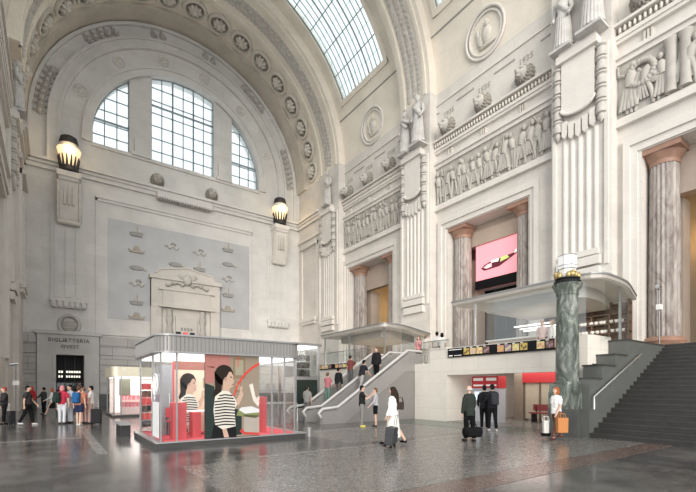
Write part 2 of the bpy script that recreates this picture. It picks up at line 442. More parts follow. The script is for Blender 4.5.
# cornices
d = MB()
for z0, z1, y in ((20.35, 20.6, 0.55), (20.1, 20.35, 0.35), (19.75, 20.1, 0.22), (18.35, 18.5, 0.22), (18.1, 18.35, 0.12)):
    xs = (LR, XR) if z0 > 19 else (3.1, 17.6)
    d.box(xs[0], xs[1], YB - y, YB + 0.02, z0, z1)
d.box(8.0, 13.1, YB - 0.75, YB, 19.55, 20.0)
for k in range(24): d.box(8.05 + k * 0.21, 8.17 + k * 0.21, YB - 0.85, YB - 0.2, 19.38, 19.58)
for x in (3.1, 17.5): d.box(x, x + 0.15, YB - 0.12, YB + 0.02, 6.6, 18.4)
d.box(3.1, 17.65, YB - 0.15, YB + 0.02, 6.35, 6.6)
struct('cornice', d, M_back, wall_back)
M_map = mat('grey_slate_panel', (0.47, 0.475, 0.485), 0.3, noise=0.22, scale=0.55)
mapp = struct('map_panel', MB().box(4.06, 17.25, YB - 0.05, YB + 0.02, 7.9, 16.8), M_map, wall_back)
# plinth
struct('baseboard_back', MB().box(LR, -0.8, YB - 0.12, YB, 0, 1.1).box(3.2, XR, YB - 0.12, YB, 0, 1.1), M_plinth, wall_back)
# rustication grooves of the base
d = MB()
for k in range(6):
    z = 1.15 + k * 0.85
    d.box(LR, -1.05, YB - 0.1, YB + 0.02, z, z + 0.75); d.box(3.45, 7.2, YB - 0.1, YB + 0.02, z, z + 0.75); d.box(14.3, XR, YB - 0.1, YB + 0.02, z, z + 0.75)
struct('rusticated_course', d, M_rust, wall_back)

# ticket-hall door
dr = MB()
for x0, x1 in ((-1.0, DX0), (DX1, 3.35)): dr.box(x0, x1, YB - 0.3, YB + 0.1, 0, 6.15)
dr.box(DX0, DX1, YB - 0.3, YB + 0.1, DZ, 6.15)
dr.box(-1.2, 3.55, YB - 0.45, YB + 0.1, 6.15, 6.45)
for x0, x1 in ((DX0 - 0.22, DX0), (DX1, DX1 + 0.22)): dr.box(x0, x1, YB - 0.38, YB - 0.31, 0, DZ)
dr.box(DX0 - 0.22, DX1 + 0.22, YB - 0.38, YB - 0.31, DZ, DZ + 0.2)
M_surround = stone('door_surround_stone', (0.66, 0.645, 0.63), (0.4, 0.39, 0.38), bw=3, bh=1.5, joint=0.2)
door = struct('door_1', dr, M_surround)
struct('door_recess', MB().box(DX0, DX1, YB + 0.9, YB + 1.2, 0, DZ), M_black, door)
df = MB()
for x in (DX0, DX0 + 0.62, DX1 - 0.68, DX1 - 0.06): df.box(x, x + 0.06, YB + 0.55, YB + 0.65, 0, DZ)
df.box(DX0, DX1, YB + 0.55, YB + 0.65, 2.1, 2.2)
struct('door_frame', df, M_iron, door)
M_glow = mat('lit_sign_letters', (0.9, 0.85, 0.7), 0.5, emit=0.8, ecol=(0.9, 0.84, 0.7))
ds = MB()
for k in range(9):
    if k in (2,): continue
    ds.box(DX0 + 0.18 + k * 0.18, DX0 + 0.31 + k * 0.18, YB + 0.5, YB + 0.54, 2.95, 3.12)
    ds.box(DX0 + 0.18 + k * 0.18, DX0 + 0.29 + k * 0.18, YB + 0.5, YB + 0.54, 2.55, 2.72)
struct('lit_sign', ds, M_glow, door)
struct('door_glass', MB().box(DX0, DX1, YB + 0.59, YB + 0.61, 0, 2.1), M_glass, door)
M_letter = mat('dark_bronze_letters', (0.10, 0.085, 0.075), 0.5)
text_mesh('BIGLIETTERIA', 0.44, 0.03, Matrix.Translation((1.18, YB - 0.33, 5.66)) @ FACE_NEGY, 'lettering', M_letter, door, spacing=1.12)
text_mesh('OVEST', 0.40, 0.03, Matrix.Translation((1.25, YB - 0.33, 5.12)) @ FACE_NEGY, 'lettering', M_letter, door, spacing=1.12)

# ---- windows of the lunette
def lunette_window(name, x0, x1, vbars, hstep, thick_z=None):
    n = 20
    xs = [x0 + (x1 - x0) * i / n for i in range(n + 1)]
    zt = lambda x, k=0: LZC + math.sqrt(max(0.0, (LRAD - k) ** 2 - (x - LCX) ** 2)) if abs(x - LCX) < LRAD - k else LZ0
    top = [(x, max(LZ0 + 0.05, zt(x))) for x in xs]
    fr = MB()
    fr.tube([(x, YB + 0.55, z) for x, z in top], 0.09, 6)
    fr.box(x0, x1, YB + 0.45, YB + 0.65, LZ0, LZ0 + 0.15)
    for x in (x0, x1):
        if zt(x) > LZ0 + 0.3: fr.box(x - 0.08, x + 0.08, YB + 0.45, YB + 0.65, LZ0, zt(x))
    w = struct(name, fr, M_winframe)
    bars = MB()
    for k in range(1, vbars + 1):
        x = x0 + (x1 - x0) * k / (vbars + 1)
        t = 0.07 if (vbars == 5 and k in (2, 4)) else 0.04
        bars.box(x - t, x + t, YB + 0.5, YB + 0.6, LZ0, zt(x))
    z = LZ0 + hstep
    while z < LZC + LRAD:
        h = math.sqrt(max(0, LRAD ** 2 - max(0, z - LZC) ** 2))
        a, c = max(x0, LCX - h), min(x1, LCX + h)
        if c > a: bars.box(a, c, YB + 0.5, YB + 0.6, z - 0.035, z + 0.035)
        z += hstep
    if thick_z:
        for z in thick_z:
            h = math.sqrt(max(0, LRAD ** 2 - max(0, z - LZC) ** 2)); bars.box(max(x0, LCX - h), min(x1, LCX + h), YB + 0.45, YB + 0.62, z - 0.065, z + 0.065)
    struct('window_bars', bars, M_winframe, w)
    poly = [(x0, LZ0)] + [(x1, LZ0)] + top[::-1]
    struct('window_pane', MB().prism(poly, 'y', YB + 0.53, YB + 0.56), M_win_glass, w)
lunette_window('window_1', LCX - 7.75, LCX - 4.8, 2, 1.15, (25.6,))
lunette_window('window_2', LCX - 2.95, LCX + 2.95, 5, 1.2, (28.6,))
lunette_window('window_3', LCX + 4.8, LCX + 7.75, 2, 1.15, (25.6,))

# ---- side walls
def side_wall(sg):
    """sg=+1: the wall with the tall openings; sg=-1: the one opposite"""
    X = lambda x: AX + sg * (x - AX)          # mirrored about the hall's axis
    w = MB(); tr = MB(); orn = MB(); lines = MB()
    ys = [(-3.5, 9.35), (12.45, 21.75), (24.95, 33.9)]
    TH = 1.3
    for (ya, yb), yc in zip(ys[::-1], BAYS):
        if sg < 0 and yc < 25: continue
        h = 3.2
        w.box(X(XW), X(XW + TH), yb, yc + h, 0, AZ); w.box(X(XW), X(XW + TH), ya, yc - h, 0, AZ)
        w.box(X(XW), X(XW + TH), yc - h, yc + h, 13.4, AZ)
        w.box(X(XW), X(XW + TH), yc - h, yc + h, 0, 3.5)
        if sg < 0: w.box(X(XW + 0.7), X(XW + TH), yc - h, yc + h, 3.5, 13.4)
        # stepped frame of the opening
        for o, t, z in ((0.45, 0.10, 13.85), (0.75, 0.22, 14.2)):
            for q in (-1, 1):
                tr.box(X(XW - t), X(XW), yc + q * (h + o), yc + q * (h + o - 0.3), 3.5, z - 0.4)
            tr.box(X(XW - t), X(XW), yc - h - o, yc + h + o, z - 0.4, z)
        # courses: under frieze, over frieze, cornice
        for z0, z1, t in ((14.95, 15.2, 0.28), (15.2, 15.42, 0.16), (18.15, 18.4, 0.20), (18.4, 18.6, 0.34), (19.25, 19.42, 0.22), (19.42, 19.62, 0.30), (20.0, 20.14, 0.5)):
            tr.box(X(XW - t), X(XW), ya, yb, z0, z1)
        k = ya + 0.1
        while k < yb - 0.1:                       # egg and dart band
            orn.ell((X(XW - 0.28), k, 19.81), (0.14, 0.085, 0.17), 6, 4); k += 0.22
        for q in (-0.36, 0, 0.36):                # little drops under the cornice
            for j in range(3): orn.box(X(XW - 0.12), X(XW), yc + q * 8 - 0.2 + j * 0.16, yc + q * 8 - 0.12 + j * 0.16, 18.75, 19.2)
        # incised dashes and dates above the heads
        for q in (-4.3, -1.55, 1.55, 4.3):
            lines.box(X(XW - 0.05), X(XW), yc + q - (0.75 if abs(q) < 2 else 0.3), yc + q + (0.75 if abs(q) < 2 else 0.3), 22.35, 22.45)
        tr.box(X(XW - 0.1), X(XW), ya, yb, 22.95, 23.02)
    for ya, yb in PIERS:
        if sg < 0 and ya < 30: continue
        w.box(X(XP + (0.6 if sg < 0 else 0)), X(XW + TH), ya, yb, 0, AZ)
    w.box(X(XR), X(XW + TH), 37.6, YB + 1.3, 0, AZ)
    ws = struct('wall_right' if sg > 0 else 'wall_left', w, M_stone)
    struct('cornice', tr, M_plain, ws)
    struct('egg_and_dart_band', orn, M_carve, ws)
    struct('incised_line', lines, M_jointl, ws)
    # recess return: cornice and a tall sunk panel
    d = MB()
    for z0, z1, t in ((20.35, 20.6, 0.5), (20.1, 20.35, 0.32), (19.75, 20.1, 0.2), (18.1, 18.45, 0.18)): d.box(X(XR - t), X(XR), 37.6, YB, z0, z1)
    d.box(X(XR - 0.14), X(XR), 38.2, 38.5, 9.2, 17.6); d.box(X(XR - 0.14), X(XR), 41.5, 41.8, 9.2, 17.6)
    d.box(X(XR - 0.35), X(XR), 38.2, 41.8, 17.2, 17.6); d.box(X(XR - 0.35), X(XR), 38.4, 41.6, 9.0, 9.4); d.box(X(XR - 0.25), X(XR), 38.6, 41.4, 8.7, 9.0)
    struct('sunk_panel_moulding', d, M_plain, ws)
    if sg > 0: struct('baseboard_right', MB().box(XR - 0.1, XR, 37.6, YB, 0, 1.1).box(XP - 0.1, XP, 33.9, 37.6, 0, 1.1), M_plinth, ws)
    return ws
wall_right = side_wall(1)
wall_left = side_wall(-1)
# dates carved over the heads
for i, yc in enumerate(BAYS):
    for q in (3.05, 0, -3.05):
        if i == 2 and q < 1: continue
        text_mesh('1935', 0.5, 0.015, Matrix.Translation((XW - 0.02, yc + q, 21.95)) @ FACE_NEGX, 'carved_date', M_jointl, wall_right)

# ---- vault, ribs, recess arch
A0 = 24
v = MB()
cuts = [(26.6, 32.7), (14.4, 20.75), (2.0, 8.3)]
edges = [Y0] + [e for c in cuts[::-1] for e in c] + [37.0]
for i in range(0, len(edges), 2):
    v.arc([(RW, edges[i]), (RW + 0.5, edges[i]), (RW + 0.5, edges[i + 1]), (RW, edges[i + 1])], AX, AZ, 0, 180, 72)
for ya, yb in cuts:
    for a, c in ((0, A0), (180 - A0, 180)):
        v.arc([(RW, ya), (RW + 0.5, ya), (RW + 0.5, yb), (RW, yb)], AX, AZ, a, c, 12)
ceiling = struct('ceiling', v, M_vault, smooth=25)
rb = MB()
for ya, yb in PIERS:
    rb.arc([(RP, ya), (RW - 0.01, ya), (RW - 0.01, yb), (RP, yb)], AX, AZ, 0, 180, 80)
    for q in (ya + 0.35, yb - 0.6):
        rb.arc([(RP - 0.1, q), (RP + 0.1, q), (RP + 0.1, q + 0.25), (RP - 0.1, q + 0.25)], AX, AZ, 0, 180, 80)
struct('vault_rib', rb, M_vault, ceiling, 25)
so = MB()
so.arc([(RR, 37.6), (RW + 0.4, 37.6), (RW + 0.4, 40.6), (RR, 40.6)], AX, AZ, 0, 180, 80)
so.arc([(RR - 0.1, 37.6), (RR + 0.1, 37.6), (RR + 0.1, 37.85), (RR - 0.1, 37.85)], AX, AZ, 0, 180, 80)
struct('recess_soffit', so, M_vault, ceiling, 25)
so = MB()
so.arc([(RR - 0.28, 40.6), (RR + 0.4, 40.6), (RR + 0.4, YB + 0.1), (RR - 0.28, YB + 0.1)], AX, AZ, 0, 180, 80)
struct('inner_soffit', so, M_soffit, ceiling, 25)
# mouldings round the skylights and the long incised line along the spring
d = MB()
for ya, yb in cuts:
    for a in (A0, 180 - A0):
        d.arc([(RW - 0.12, ya - 0.4), (RW + 0.1, ya - 0.4), (RW + 0.1, yb + 0.4), (RW - 0.12, yb + 0.4)], AX, AZ, a - 2.0, a - 0.2, 2)
    for q in (ya - 0.4, yb):
        d.arc([(RW - 0.12, q), (RW + 0.1, q), (RW + 0.1, q + 0.4), (RW - 0.12, q + 0.4)], AX, AZ, A0 - 2, 182 - A0, 60)
struct('skylight_surround', d, M_vault, ceiling, 25)
d = MB()
for ya, yb in cuts:
    for a in (17.5, 162.5):
        d.arc([(RW - 0.03, ya - 1.1), (RW + 0.1, ya - 1.1), (RW + 0.1, yb + 1.1), (RW - 0.03, yb + 1.1)], AX, AZ, a, a + 0.5, 1)
struct('incised_line', d, M_joint, ceiling)
# skylights
for i, (ya, yb) in enumerate(cuts):
    g = MB(); br = MB(); th = MB()
    g.arc([(RW + 0.18, ya), (RW + 0.2, ya), (RW + 0.2, yb), (RW + 0.18, yb)], AX, AZ, A0, 180 - A0, 44)
    n = 30
    for k in range(n + 1):
        a = A0 + (180 - 2 * A0) * k / n
        t = 0.10 if k % 2 == 0 else 0.035
        rr = RW + 0.12
        ca, sa = math.cos(R(a)), math.sin(R(a))
        (br if k % 2 == 0 else th).tube([(AX + rr * ca, ya, AZ + rr * sa), (AX + rr * ca, yb, AZ + rr * sa)], t * 0.45, 5)
    m = 12
    for k in range(m + 1):
        y = ya + (yb - ya) * k / m; t = 0.045 if k % 4 == 0 else 0.014
        br.arc([(RW + 0.05, y - t), (RW + 0.15, y - t), (RW + 0.15, y + t), (RW + 0.05, y + t)], AX, AZ, A0, 180 - A0, 44)
    s = struct('window_%d' % (4 + i), br, M_skybar)
    struct('glazing_bars', th, M_skybar, s)
    struct('window_pane', g, M_sky_glass, s)

# ---- carved leaf bands on two ribs (surface pattern)
def leaf_band(yc, width, step):
    d = MB(); a = 2.0; i = 0
    while a < 178:
        for q in (-1, 0, 1):
            aa = a + (step / 2 if q == 0 else 0)
            r = RP - 0.02
            p = (AX + r * math.cos(R(aa)), yc + q * width * 0.33, AZ + r * math.sin(R(aa)))
            Q = Matrix.Rotation(-R(aa), 3, 'Y') @ Matrix.Rotation(R(38 * (q if q else (1 if i % 2 else -1))), 3, 'X')
            d.ell(p, (0.09, width * 0.15, 0.26), 6, 4, Q)
        a += step; i += 1
    return d
struct('carved_leaf_band', leaf_band(35.75, 1.3, 1.7), M_carve_grey, ceiling)
struct('carved_leaf_band', leaf_band(23.35, 1.7, 1.7), M_carve_grey, ceiling)

# ------------------------------------------------------------------ carved things on the walls
ORD = ['first', 'second', 'third', 'fourth', 'fifth', 'sixth', 'seventh', 'eighth', 'ninth', 'tenth', 'eleventh', 'twelfth',
       'thirteenth', 'fourteenth', 'fifteenth', 'sixteenth', 'seventeenth', 'eighteenth', 'nineteenth', 'twentieth', 'twenty-first',
       'twenty-second', 'twenty-third', 'twenty-fourth', 'twenty-fifth']

# rosettes in the soffit of the end arch
def rosette_at(a):
    t = thing('carved_rosette', None, 'rosette', group='carved rosettes round the end arch')
    return t
ros = None
NR = 17
for k in range(NR):
    a = 6 + (180 - 12) * k / (NR - 1)
    if k < NR // 2: lab = 'carved rosette in the end arch, %s up from the foot by the columned openings' % ORD[k]
    elif k == NR // 2: lab = 'carved stone rosette at the very crown of the end arch'
    else: lab = 'carved rosette in the end arch, %s up from the foot above the ticket-hall door' % ORD[NR - 1 - k]
    loc = (AX + RR * math.cos(R(a)), 39.2, AZ + RR * math.sin(R(a)))
    if ros is None:
        ros = thing('carved_rosette', lab, 'rosette', loc, 0, 'carved rosettes round the end arch')
        n = 14
        part('rosette_rim', MB().tube([(0.72 * math.cos(2 * PI * i / 20), 0.72 * math.sin(2 * PI * i / 20), 0.05) for i in range(20)], 0.13, 6, True), M_carve, ros, 60)
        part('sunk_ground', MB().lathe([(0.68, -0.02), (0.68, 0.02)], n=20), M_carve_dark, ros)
        fl_ = MB()
        for i in range(8):
            an = 2 * PI * i / 8
            fl_.ell((0.28 * math.cos(an), 0.28 * math.sin(an), 0.12), (0.2, 0.12, 0.16), 7, 5, Matrix.Rotation(an, 3, 'Z'))
        part('petals', fl_, M_carve, ros, 60)
        part('boss', MB().ell((0, 0, 0.16), (0.22, 0.22, 0.24), 9, 6), M_carve, ros, 60)
        r = ros
    else:
        r = dup(ros, loc, 0, lab)
    r.rotation_euler = (0, -R(a) - PI / 2, 0); r.scale = (1.3, 1.3, 1.6)

# medallion rings in the flat archivolt round the lunette
med = None
for k, a in enumerate((22, 52, 78, 102, 128, 158)):
    side = 'above the ticket-hall door' if a > 90 else 'nearer the escalators'
    nth = ('lowest', 'middle', 'topmost')[k if k < 3 else 5 - k]
    lab = 'small carved disc round the lunette window, %s of three %s' % (nth, side)
    loc = (LCX + 9.25 * math.cos(R(a)), YB, LZC + 9.25 * math.sin(R(a)))
    if med is None:
        med = thing('carved_disc', lab, 'disc', loc, 0, 'carved discs round the lunette')
        part('disc_rim', MB().tube([(0.45 * math.cos(2 * PI * i / 20), -0.02, 0.45 * math.sin(2 * PI * i / 20)) for i in range(20)], 0.07, 6, True), M_plain, med, 60)
        part('disc_emblem', MB().ell((0, -0.02, 0.05), (0.14, 0.1, 0.24), 8, 6).ell((0.12, -0.02, -0.12), (0.16, 0.08, 0.1), 8, 6).ell((-0.12, -0.02, -0.1), (0.13, 0.08, 0.12), 8, 6), M_carve, med, 60)
    else: dup(med, loc, 0, lab)

# garlands on the end wall
gi = 0
for k, (a0, a1) in enumerate(((2, 24), (44, 60), (74, 82), (98, 106), (120, 136), (156, 178))):
    g = MB(); n = int((a1 - a0) / 2.7); leafs = MB()
    side = 'above the ticket-hall door' if a0 > 90 else 'nearer the escalators'
    nth = ('lowest', 'middle', 'topmost')[k if k < 3 else 5 - k]
    for i in range(n):
        a = R(a0 + (a1 - a0) * (i + 0.5) / n)
        p = (LCX + 11.45 * math.cos(a), YB - 0.1, LZC + 11.45 * math.sin(a))
        Q = Matrix.Rotation(-a, 3, 'Y')
        big = 3 if i % 4 else 4
        g.ell(p, (0.24, 0.24, 0.22), 9, 6, Q)
        g.tube([(p[0] + 0.30 * math.cos(a) * math.cos(w_) - 0.26 * math.sin(a) * math.sin(w_), p[1] - 0.02, p[2] + 0.30 * math.sin(a) * math.cos(w_) + 0.26 * math.cos(a) * math.sin(w_)) for w_ in [PI * 2 * j / 12 for j in range(10)]], 0.07, 6)
        for q in (-1, 1):
            pp = (LCX + (11.45 + q * 0.42) * math.cos(a + 0.006), YB - 0.06, LZC + (11.45 + q * 0.42) * math.sin(a + 0.006))
            leafs.ell(pp, (0.17, 0.12, 0.10), 6, 4, Matrix.Rotation(-a + q * 0.6, 3, 'Y'))
    o = g.build('carved_garland', M_carve_grey, smooth=60)
    tag(o, 'carved garland in the end wall arch band, %s of three %s' % (nth, side), 'garland', 'garlands on the end wall')
    attach(leafs.build('garland_leaves', M_carve_grey, smooth=60), o)

# lion heads
def make_head(name, label, cat, group):
    t = thing(name, label, cat, (0, 0, 0), 0, group)     # faces local -Y
    h = MB().ell((0, -0.18, 0.02), (0.36, 0.34, 0.42), 12, 8).ell((0, -0.42, -0.1), (0.19, 0.22, 0.17), 10, 6)
    h.ell((0, -0.5, -0.27), (0.13, 0.1, 0.08), 8, 5).ell((0, -0.6, -0.04), (0.08, 0.07, 0.06), 8, 5)
    for q in (-1, 1):
        h.ell((q * 0.15, -0.42, 0.13), (0.12, 0.1, 0.06), 8, 5).ell((q * 0.27, -0.2, 0.36), (0.1, 0.08, 0.12), 8, 5)
    part('face', h, M_carve_grey, t, 60)
    mn = MB()
    for i in range(16):
        a = 2 * PI * i / 16
        mn.ell((0.40 * math.sin(a), -0.08, 0.45 * math.cos(a)), (0.13, 0.17, 0.17), 7, 5, Matrix.Rotation(a, 3, 'Y'))
        mn.ell((0.31 * math.sin(a + 0.2), -0.2, 0.36 * math.cos(a + 0.2)), (0.09, 0.14, 0.13), 7, 5, Matrix.Rotation(a, 3, 'Y'))
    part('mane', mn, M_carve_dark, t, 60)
    part('eyes', MB().ell((-0.14, -0.49, 0.07), (0.045, 0.04, 0.035), 6, 4).ell((0.14, -0.49, 0.07), (0.045, 0.04, 0.035), 6, 4), M_joint, t)
    return t
HN = ['nearest the end wall', 'in the middle', 'farthest from the end wall']
h0 = None
for i, yc in enumerate(BAYS):
    where = ['over the frieze behind the escalator canopy', 'over the frieze above the pink screen', 'over the frieze above the grand staircase'][i]
    for j, q in enumerate((3.05, 0, -3.05)):
        if i == 2 and j > 0: continue
        lab = 'carved lion head %s, %s' % (where, ['nearest the end wall', 'the middle one', 'farthest from the end wall'][j]) if i < 2 else 'carved lion head ' + where
        if h0 is None: h0 = make_head('lion_head', lab, 'lion head', 'lion heads on the side wall'); h = h0
        else: h = dup(h0, (0, 0, 0), 0, lab)
        h.location = (XW, yc + q, 20.82); h.rotation_euler = (0, 0, -PI / 2); h.scale = (1.12, 1.75, 1.12)
for x, lab in ((8.1, 'carved lion head under the central lunette window, nearer the ticket-hall door'), (13.2, 'carved lion head under the central lunette window, nearer the escalators')):
    h = dup(h0, (x, YB, 21.2), 0, lab, 'lion heads on the end wall')

# round medallions on the upper side wall
m0 = None
for yc, lab in ((29.3, 'large round carved medallion high above the escalator canopy'), (17.3, 'large round carved medallion high above the pink screen')):
    loc = (XW - 0.02, yc, 25.4)
    if m0 is None:
        m0 = thing('carved_medallion', lab, 'medallion', loc, -PI / 2, 'medallions on the side wall')
        rim = MB()
        for rr, t, y in ((1.5, 0.1, -0.1), (1.25, 0.07, -0.06)):
            rim.tube([(rr * math.cos(2 * PI * i / 36), y, rr * math.sin(2 * PI * i / 36)) for i in range(36)], t, 7, True)
        rim.tube([(1.3 * math.cos(2 * PI * i / 36), 0.05, 1.3 * math.sin(2 * PI * i / 36)) for i in range(36)], 0.12, 7, True)
        part('medallion_rim', rim, M_plain, m0, 60)
        fg = MB().ell((0.1, -0.05, -0.1), (0.42, 0.16, 0.6), 10, 7).ell((0.2, -0.1, 0.55), (0.2, 0.16, 0.24), 10, 7).ell((-0.4, -0.05, -0.25), (0.3, 0.12, 0.4), 9, 6)
        fg.ell((0.1, -0.06, -0.75), (0.7, 0.14, 0.14), 9, 6).ell((-0.55, -0.06, 0.25), (0.13, 0.1, 0.36), 8, 5)
        part('medallion_figure', fg, M_carve, m0, 60); mm_ = m0
    else: mm_ = dup(m0, loc, -PI / 2, lab)
    mm_.rotation_euler = (Matrix.Rotation(-PI / 2, 3, 'Z') @ Matrix.Rotation(R(6.6), 3, 'X')).to_euler(); mm_.location.x = AX + RW * math.cos(R(6.6)) - 0.05

# figure friezes
def relief_figure(rnd, h=2.3, kind=0):
    """a draped figure half sunk in the ground; local x along the wall, -y out, z up from the feet"""
    d = MB(); k = h / 1.8
    lean = rnd.uniform(-0.22, 0.22); st = rnd.uniform(0.05, 0.3)
    hip = (0, -0.08 * k, 0.92 * k); ch = (lean * 0.6 * k, -0.1 * k, 1.3 * k); hd = (lean * k, -0.14 * k, 1.62 * k)
    d.tube([(-st * k, -0.06 * k, 0.02), (-st * 0.6 * k, -0.1 * k, 0.48 * k), (-0.09 * k, -0.08 * k, 0.92 * k)], [0.06 * k, 0.075 * k, 0.1 * k], 7)
    d.tube([(st * k, -0.06 * k, 0.02), (st * 0.8 * k, -0.12 * k, 0.5 * k), (0.09 * k, -0.08 * k, 0.92 * k)], [0.06 * k, 0.075 * k, 0.1 * k], 7)
    d.tube([hip, ch, (lean * 0.85 * k, -0.1 * k, 1.46 * k)], [0.15 * k, 0.19 * k, 0.08 * k], 9)
    d.ell(hd, (0.1 * k, 0.1 * k, 0.13 * k), 8, 6)
    for q in (-1, 1):
        sh = (ch[0] + q * 0.2 * k, -0.1 * k, 1.4 * k); up = rnd.random()
        el = (sh[0] + q * rnd.uniform(0.08, 0.25) * k, -0.14 * k, (1.12 + 0.35 * (up > 0.6)) * k)
        ha = (el[0] + q * rnd.uniform(-0.15, 0.22) * k, -0.16 * k, el[2] + (0.3 if up > 0.6 else -0.22) * k)
        d.tube([sh, el, ha], [0.06 * k, 0.05 * k, 0.04 * k], 6); d.ell(ha, 0.05 * k, 6, 4)
    if kind % 3 == 0:      # skirt folds
        for q in range(5):
            x = (-0.16 + 0.08 * q) * k; d.tube([(x * 0.8, -0.12 * k, 0.95 * k), (x * 1.6, -0.14 * k, 0.15 * k)], [0.05 * k, 0.065 * k], 6)
    if kind % 3 == 1:      # cloak over one shoulder
        for q in range(6): d.tube([((-0.22 + 0.03 * q) * k, -0.1 * k, 1.4 * k), ((-0.34 + 0.07 * q) * k, -0.13 * k, 0.8 * k), ((-0.42 + 0.11 * q) * k, -0.1 * k, 0.3 * k)], [0.035 * k, 0.05 * k, 0.045 * k], 6)
    if kind == 4:          # round shield
        d.ell((0.34 * k, -0.13 * k, 1.0 * k), (0.24 * k, 0.06 * k, 0.3 * k), 10, 6); d.ell((0.34 * k, -0.19 * k, 1.0 * k), (0.08 * k, 0.05 * k, 0.09 * k), 8, 5)
    if kind == 2:          # spear
        d.tube([(0.3 * k, -0.1 * k, 0.1), (0.42 * k, -0.12 * k, 1.75 * k)], 0.025 * k, 5)
    return d
rnd = random.Random(5)
for i, yc in enumerate(BAYS):
    where = ['behind the escalator canopy', 'above the pink screen', 'above the grand staircase'][i]
    ya, yb = ((25.0, 33.85), (12.5, 21.7), (0.5, 9.3))[i]
    t = thing('frieze_relief', 'long carved frieze of figures %s' % where, 'relief', (XW, (ya + yb) / 2, 15.42), -PI / 2, 'carved friezes on the side wall')
    hw = (yb - ya) / 2
    part('relief_ground', MB().box(-hw, hw, -0.06, 0.0, 0, 2.73), M_relief, t)
    n = 15 if i < 2 else 11
    for k in range(n):
        x = -hw + 0.45 + (2 * hw - 0.9) * k / (n - 1) + rnd.uniform(-0.12, 0.12)
        f = relief_figure(rnd, rnd.uniform(2.25, 2.6), rnd.randrange(6))
        f.v = [(p[0] + x, p[1] * 0.95 - 0.02, p[2] + 0.03) for p in f.v]
        part('carved_figure', f, M_relief, t, 60)
    ex = MB()
    if i == 0 or i == 1:
        for q in (-2.2, 1.4): part('carved_slab', MB().box(hw * q / 4.4 - 0.5, hw * q / 4.4 + 0.35, -0.16, 0, 0.2, 2.2), M_relief, t)
        ex.tube([(-0.3, -0.12, 0.2), (-0.1, -0.14, 1.4), (0.5, -0.12, 2.5)], 0.13, 6)
        part('carved_staff', ex, M_relief, t, 60)
    else:
        for q in (-2.15, -1.6): part('carved_column', MB().lathe([(0.28, 0.1), (0.24, 0.3), (0.24, 2.3), (0.32, 2.5), (0.32, 2.6)], (q, -0.1, 0), 14, 0.08, 10), M_relief, t, 60)
        wr = MB()
        for k in range(22):
            a = 2 * PI * k / 22; wr.ell((-3.35 + 0.55 * math.cos(a), -0.22, 1.75 + 0.55 * math.sin(a)), (0.17, 0.14, 0.13), 6, 4, Matrix.Rotation(-a + 0.6, 3, 'Y'))
        part('carved_wreath', wr, M_relief, t, 60)

# ---- pier ornaments: tablet, bell drops, fringe, flutes, base bracket, statues
def statue(loc, rz, label, h, seed, group=None):
    rn = random.Random(seed)
    t = thing('statue', label, 'statue', loc, rz, group)
    k = h / 1.8; d = MB()
    d.tube([(0, 0, 0.9 * k), (0, -0.02 * k, 1.15 * k), (0, -0.03 * k, 1.35 * k), (0, 0, 1.47 * k), (0, -0.02 * k, 1.55 * k)], [0.17 * k, 0.14 * k, 0.19 * k, 0.09 * k, 0.06 * k], 12)
    d.ell((0, -0.04 * k, 1.67 * k), (0.085 * k, 0.105 * k, 0.13 * k), 12, 8)
    d.ell((0, -0.15 * k, 1.66 * k), (0.02 * k, 0.03 * k, 0.03 * k), 6, 4)
    up = seed % 2
    for q in (-1, 1):
        sh = (q * 0.2 * k, 0, 1.4 * k)
        if q == 1 and up: el, ha = (q * 0.3 * k, -0.12 * k, 1.2 * k), (q * 0.12 * k, -0.26 * k, 1.32 * k)
        else: el, ha = (q * 0.27 * k, 0, 1.13 * k), (q * 0.23 * k, -0.14 * k, 0.92 * k)
        d.tube([sh, el, ha], [0.075 * k, 0.06 * k, 0.045 * k], 8); d.ell(ha, (0.05 * k, 0.05 * k, 0.06 * k), 7, 5)
        for f in range(4): d.tube([(ha[0] + (f - 1.5) * 0.018 * k, ha[1] - 0.03 * k, ha[2]), (ha[0] + (f - 1.5) * 0.022 * k, ha[1] - 0.07 * k, ha[2] - 0.05 * k)], 0.011 * k, 5)
        d.tube([(q * 0.09 * k, 0, 0.95 * k), (q * 0.12 * k, -0.06 * k * (q > 0), 0.5 * k), (q * 0.12 * k, 0.02 * k, 0.06 * k)], [0.11 * k, 0.08 * k, 0.06 * k], 8)
        d.ell((q * 0.13 * k, -0.07 * k, 0.04 * k), (0.055 * k, 0.13 * k, 0.045 * k), 8, 5)
    part('body', d, M_statue, t, 60)
    r = MB()
    for f in range(11):
        a = PI * (f / 10) + PI
        x, y = 0.2 * math.cos(a), 0.15 * math.sin(a)
        r.tube([(x * 0.8 * k, y * 0.8 * k, 1.02 * k), (x * 1.0 * k, y * k, 0.55 * k), (x * 1.25 * k, y * 1.3 * k, 0.03 * k)], [0.04 * k, 0.055 * k, 0.06 * k], 6)
    r.tube([(-0.2 * k, -0.05 * k, 1.42 * k), (0.0, -0.2 * k, 1.25 * k), (0.2 * k, -0.1 * k, 1.0 * k)], [0.06 * k, 0.06 * k, 0.08 * k], 6)
    part('drapery', r, M_statue, t, 60)
    part('hair', MB().ell((0, 0.0, 1.73 * k), (0.1 * k, 0.115 * k, 0.1 * k), 10, 6).ell((0, 0.08 * k, 1.62 * k), (0.08 * k, 0.06 * k, 0.11 * k), 8, 5), M_carve_grey, t, 60)
    part('statue_base', MB().box(-0.3 * k, 0.3 * k, -0.25 * k, 0.2 * k, -0.14, 0.0), M_statue, t)
    return t
PN = ['beside the end arch', 'between the two columned openings', 'above the lantern column']
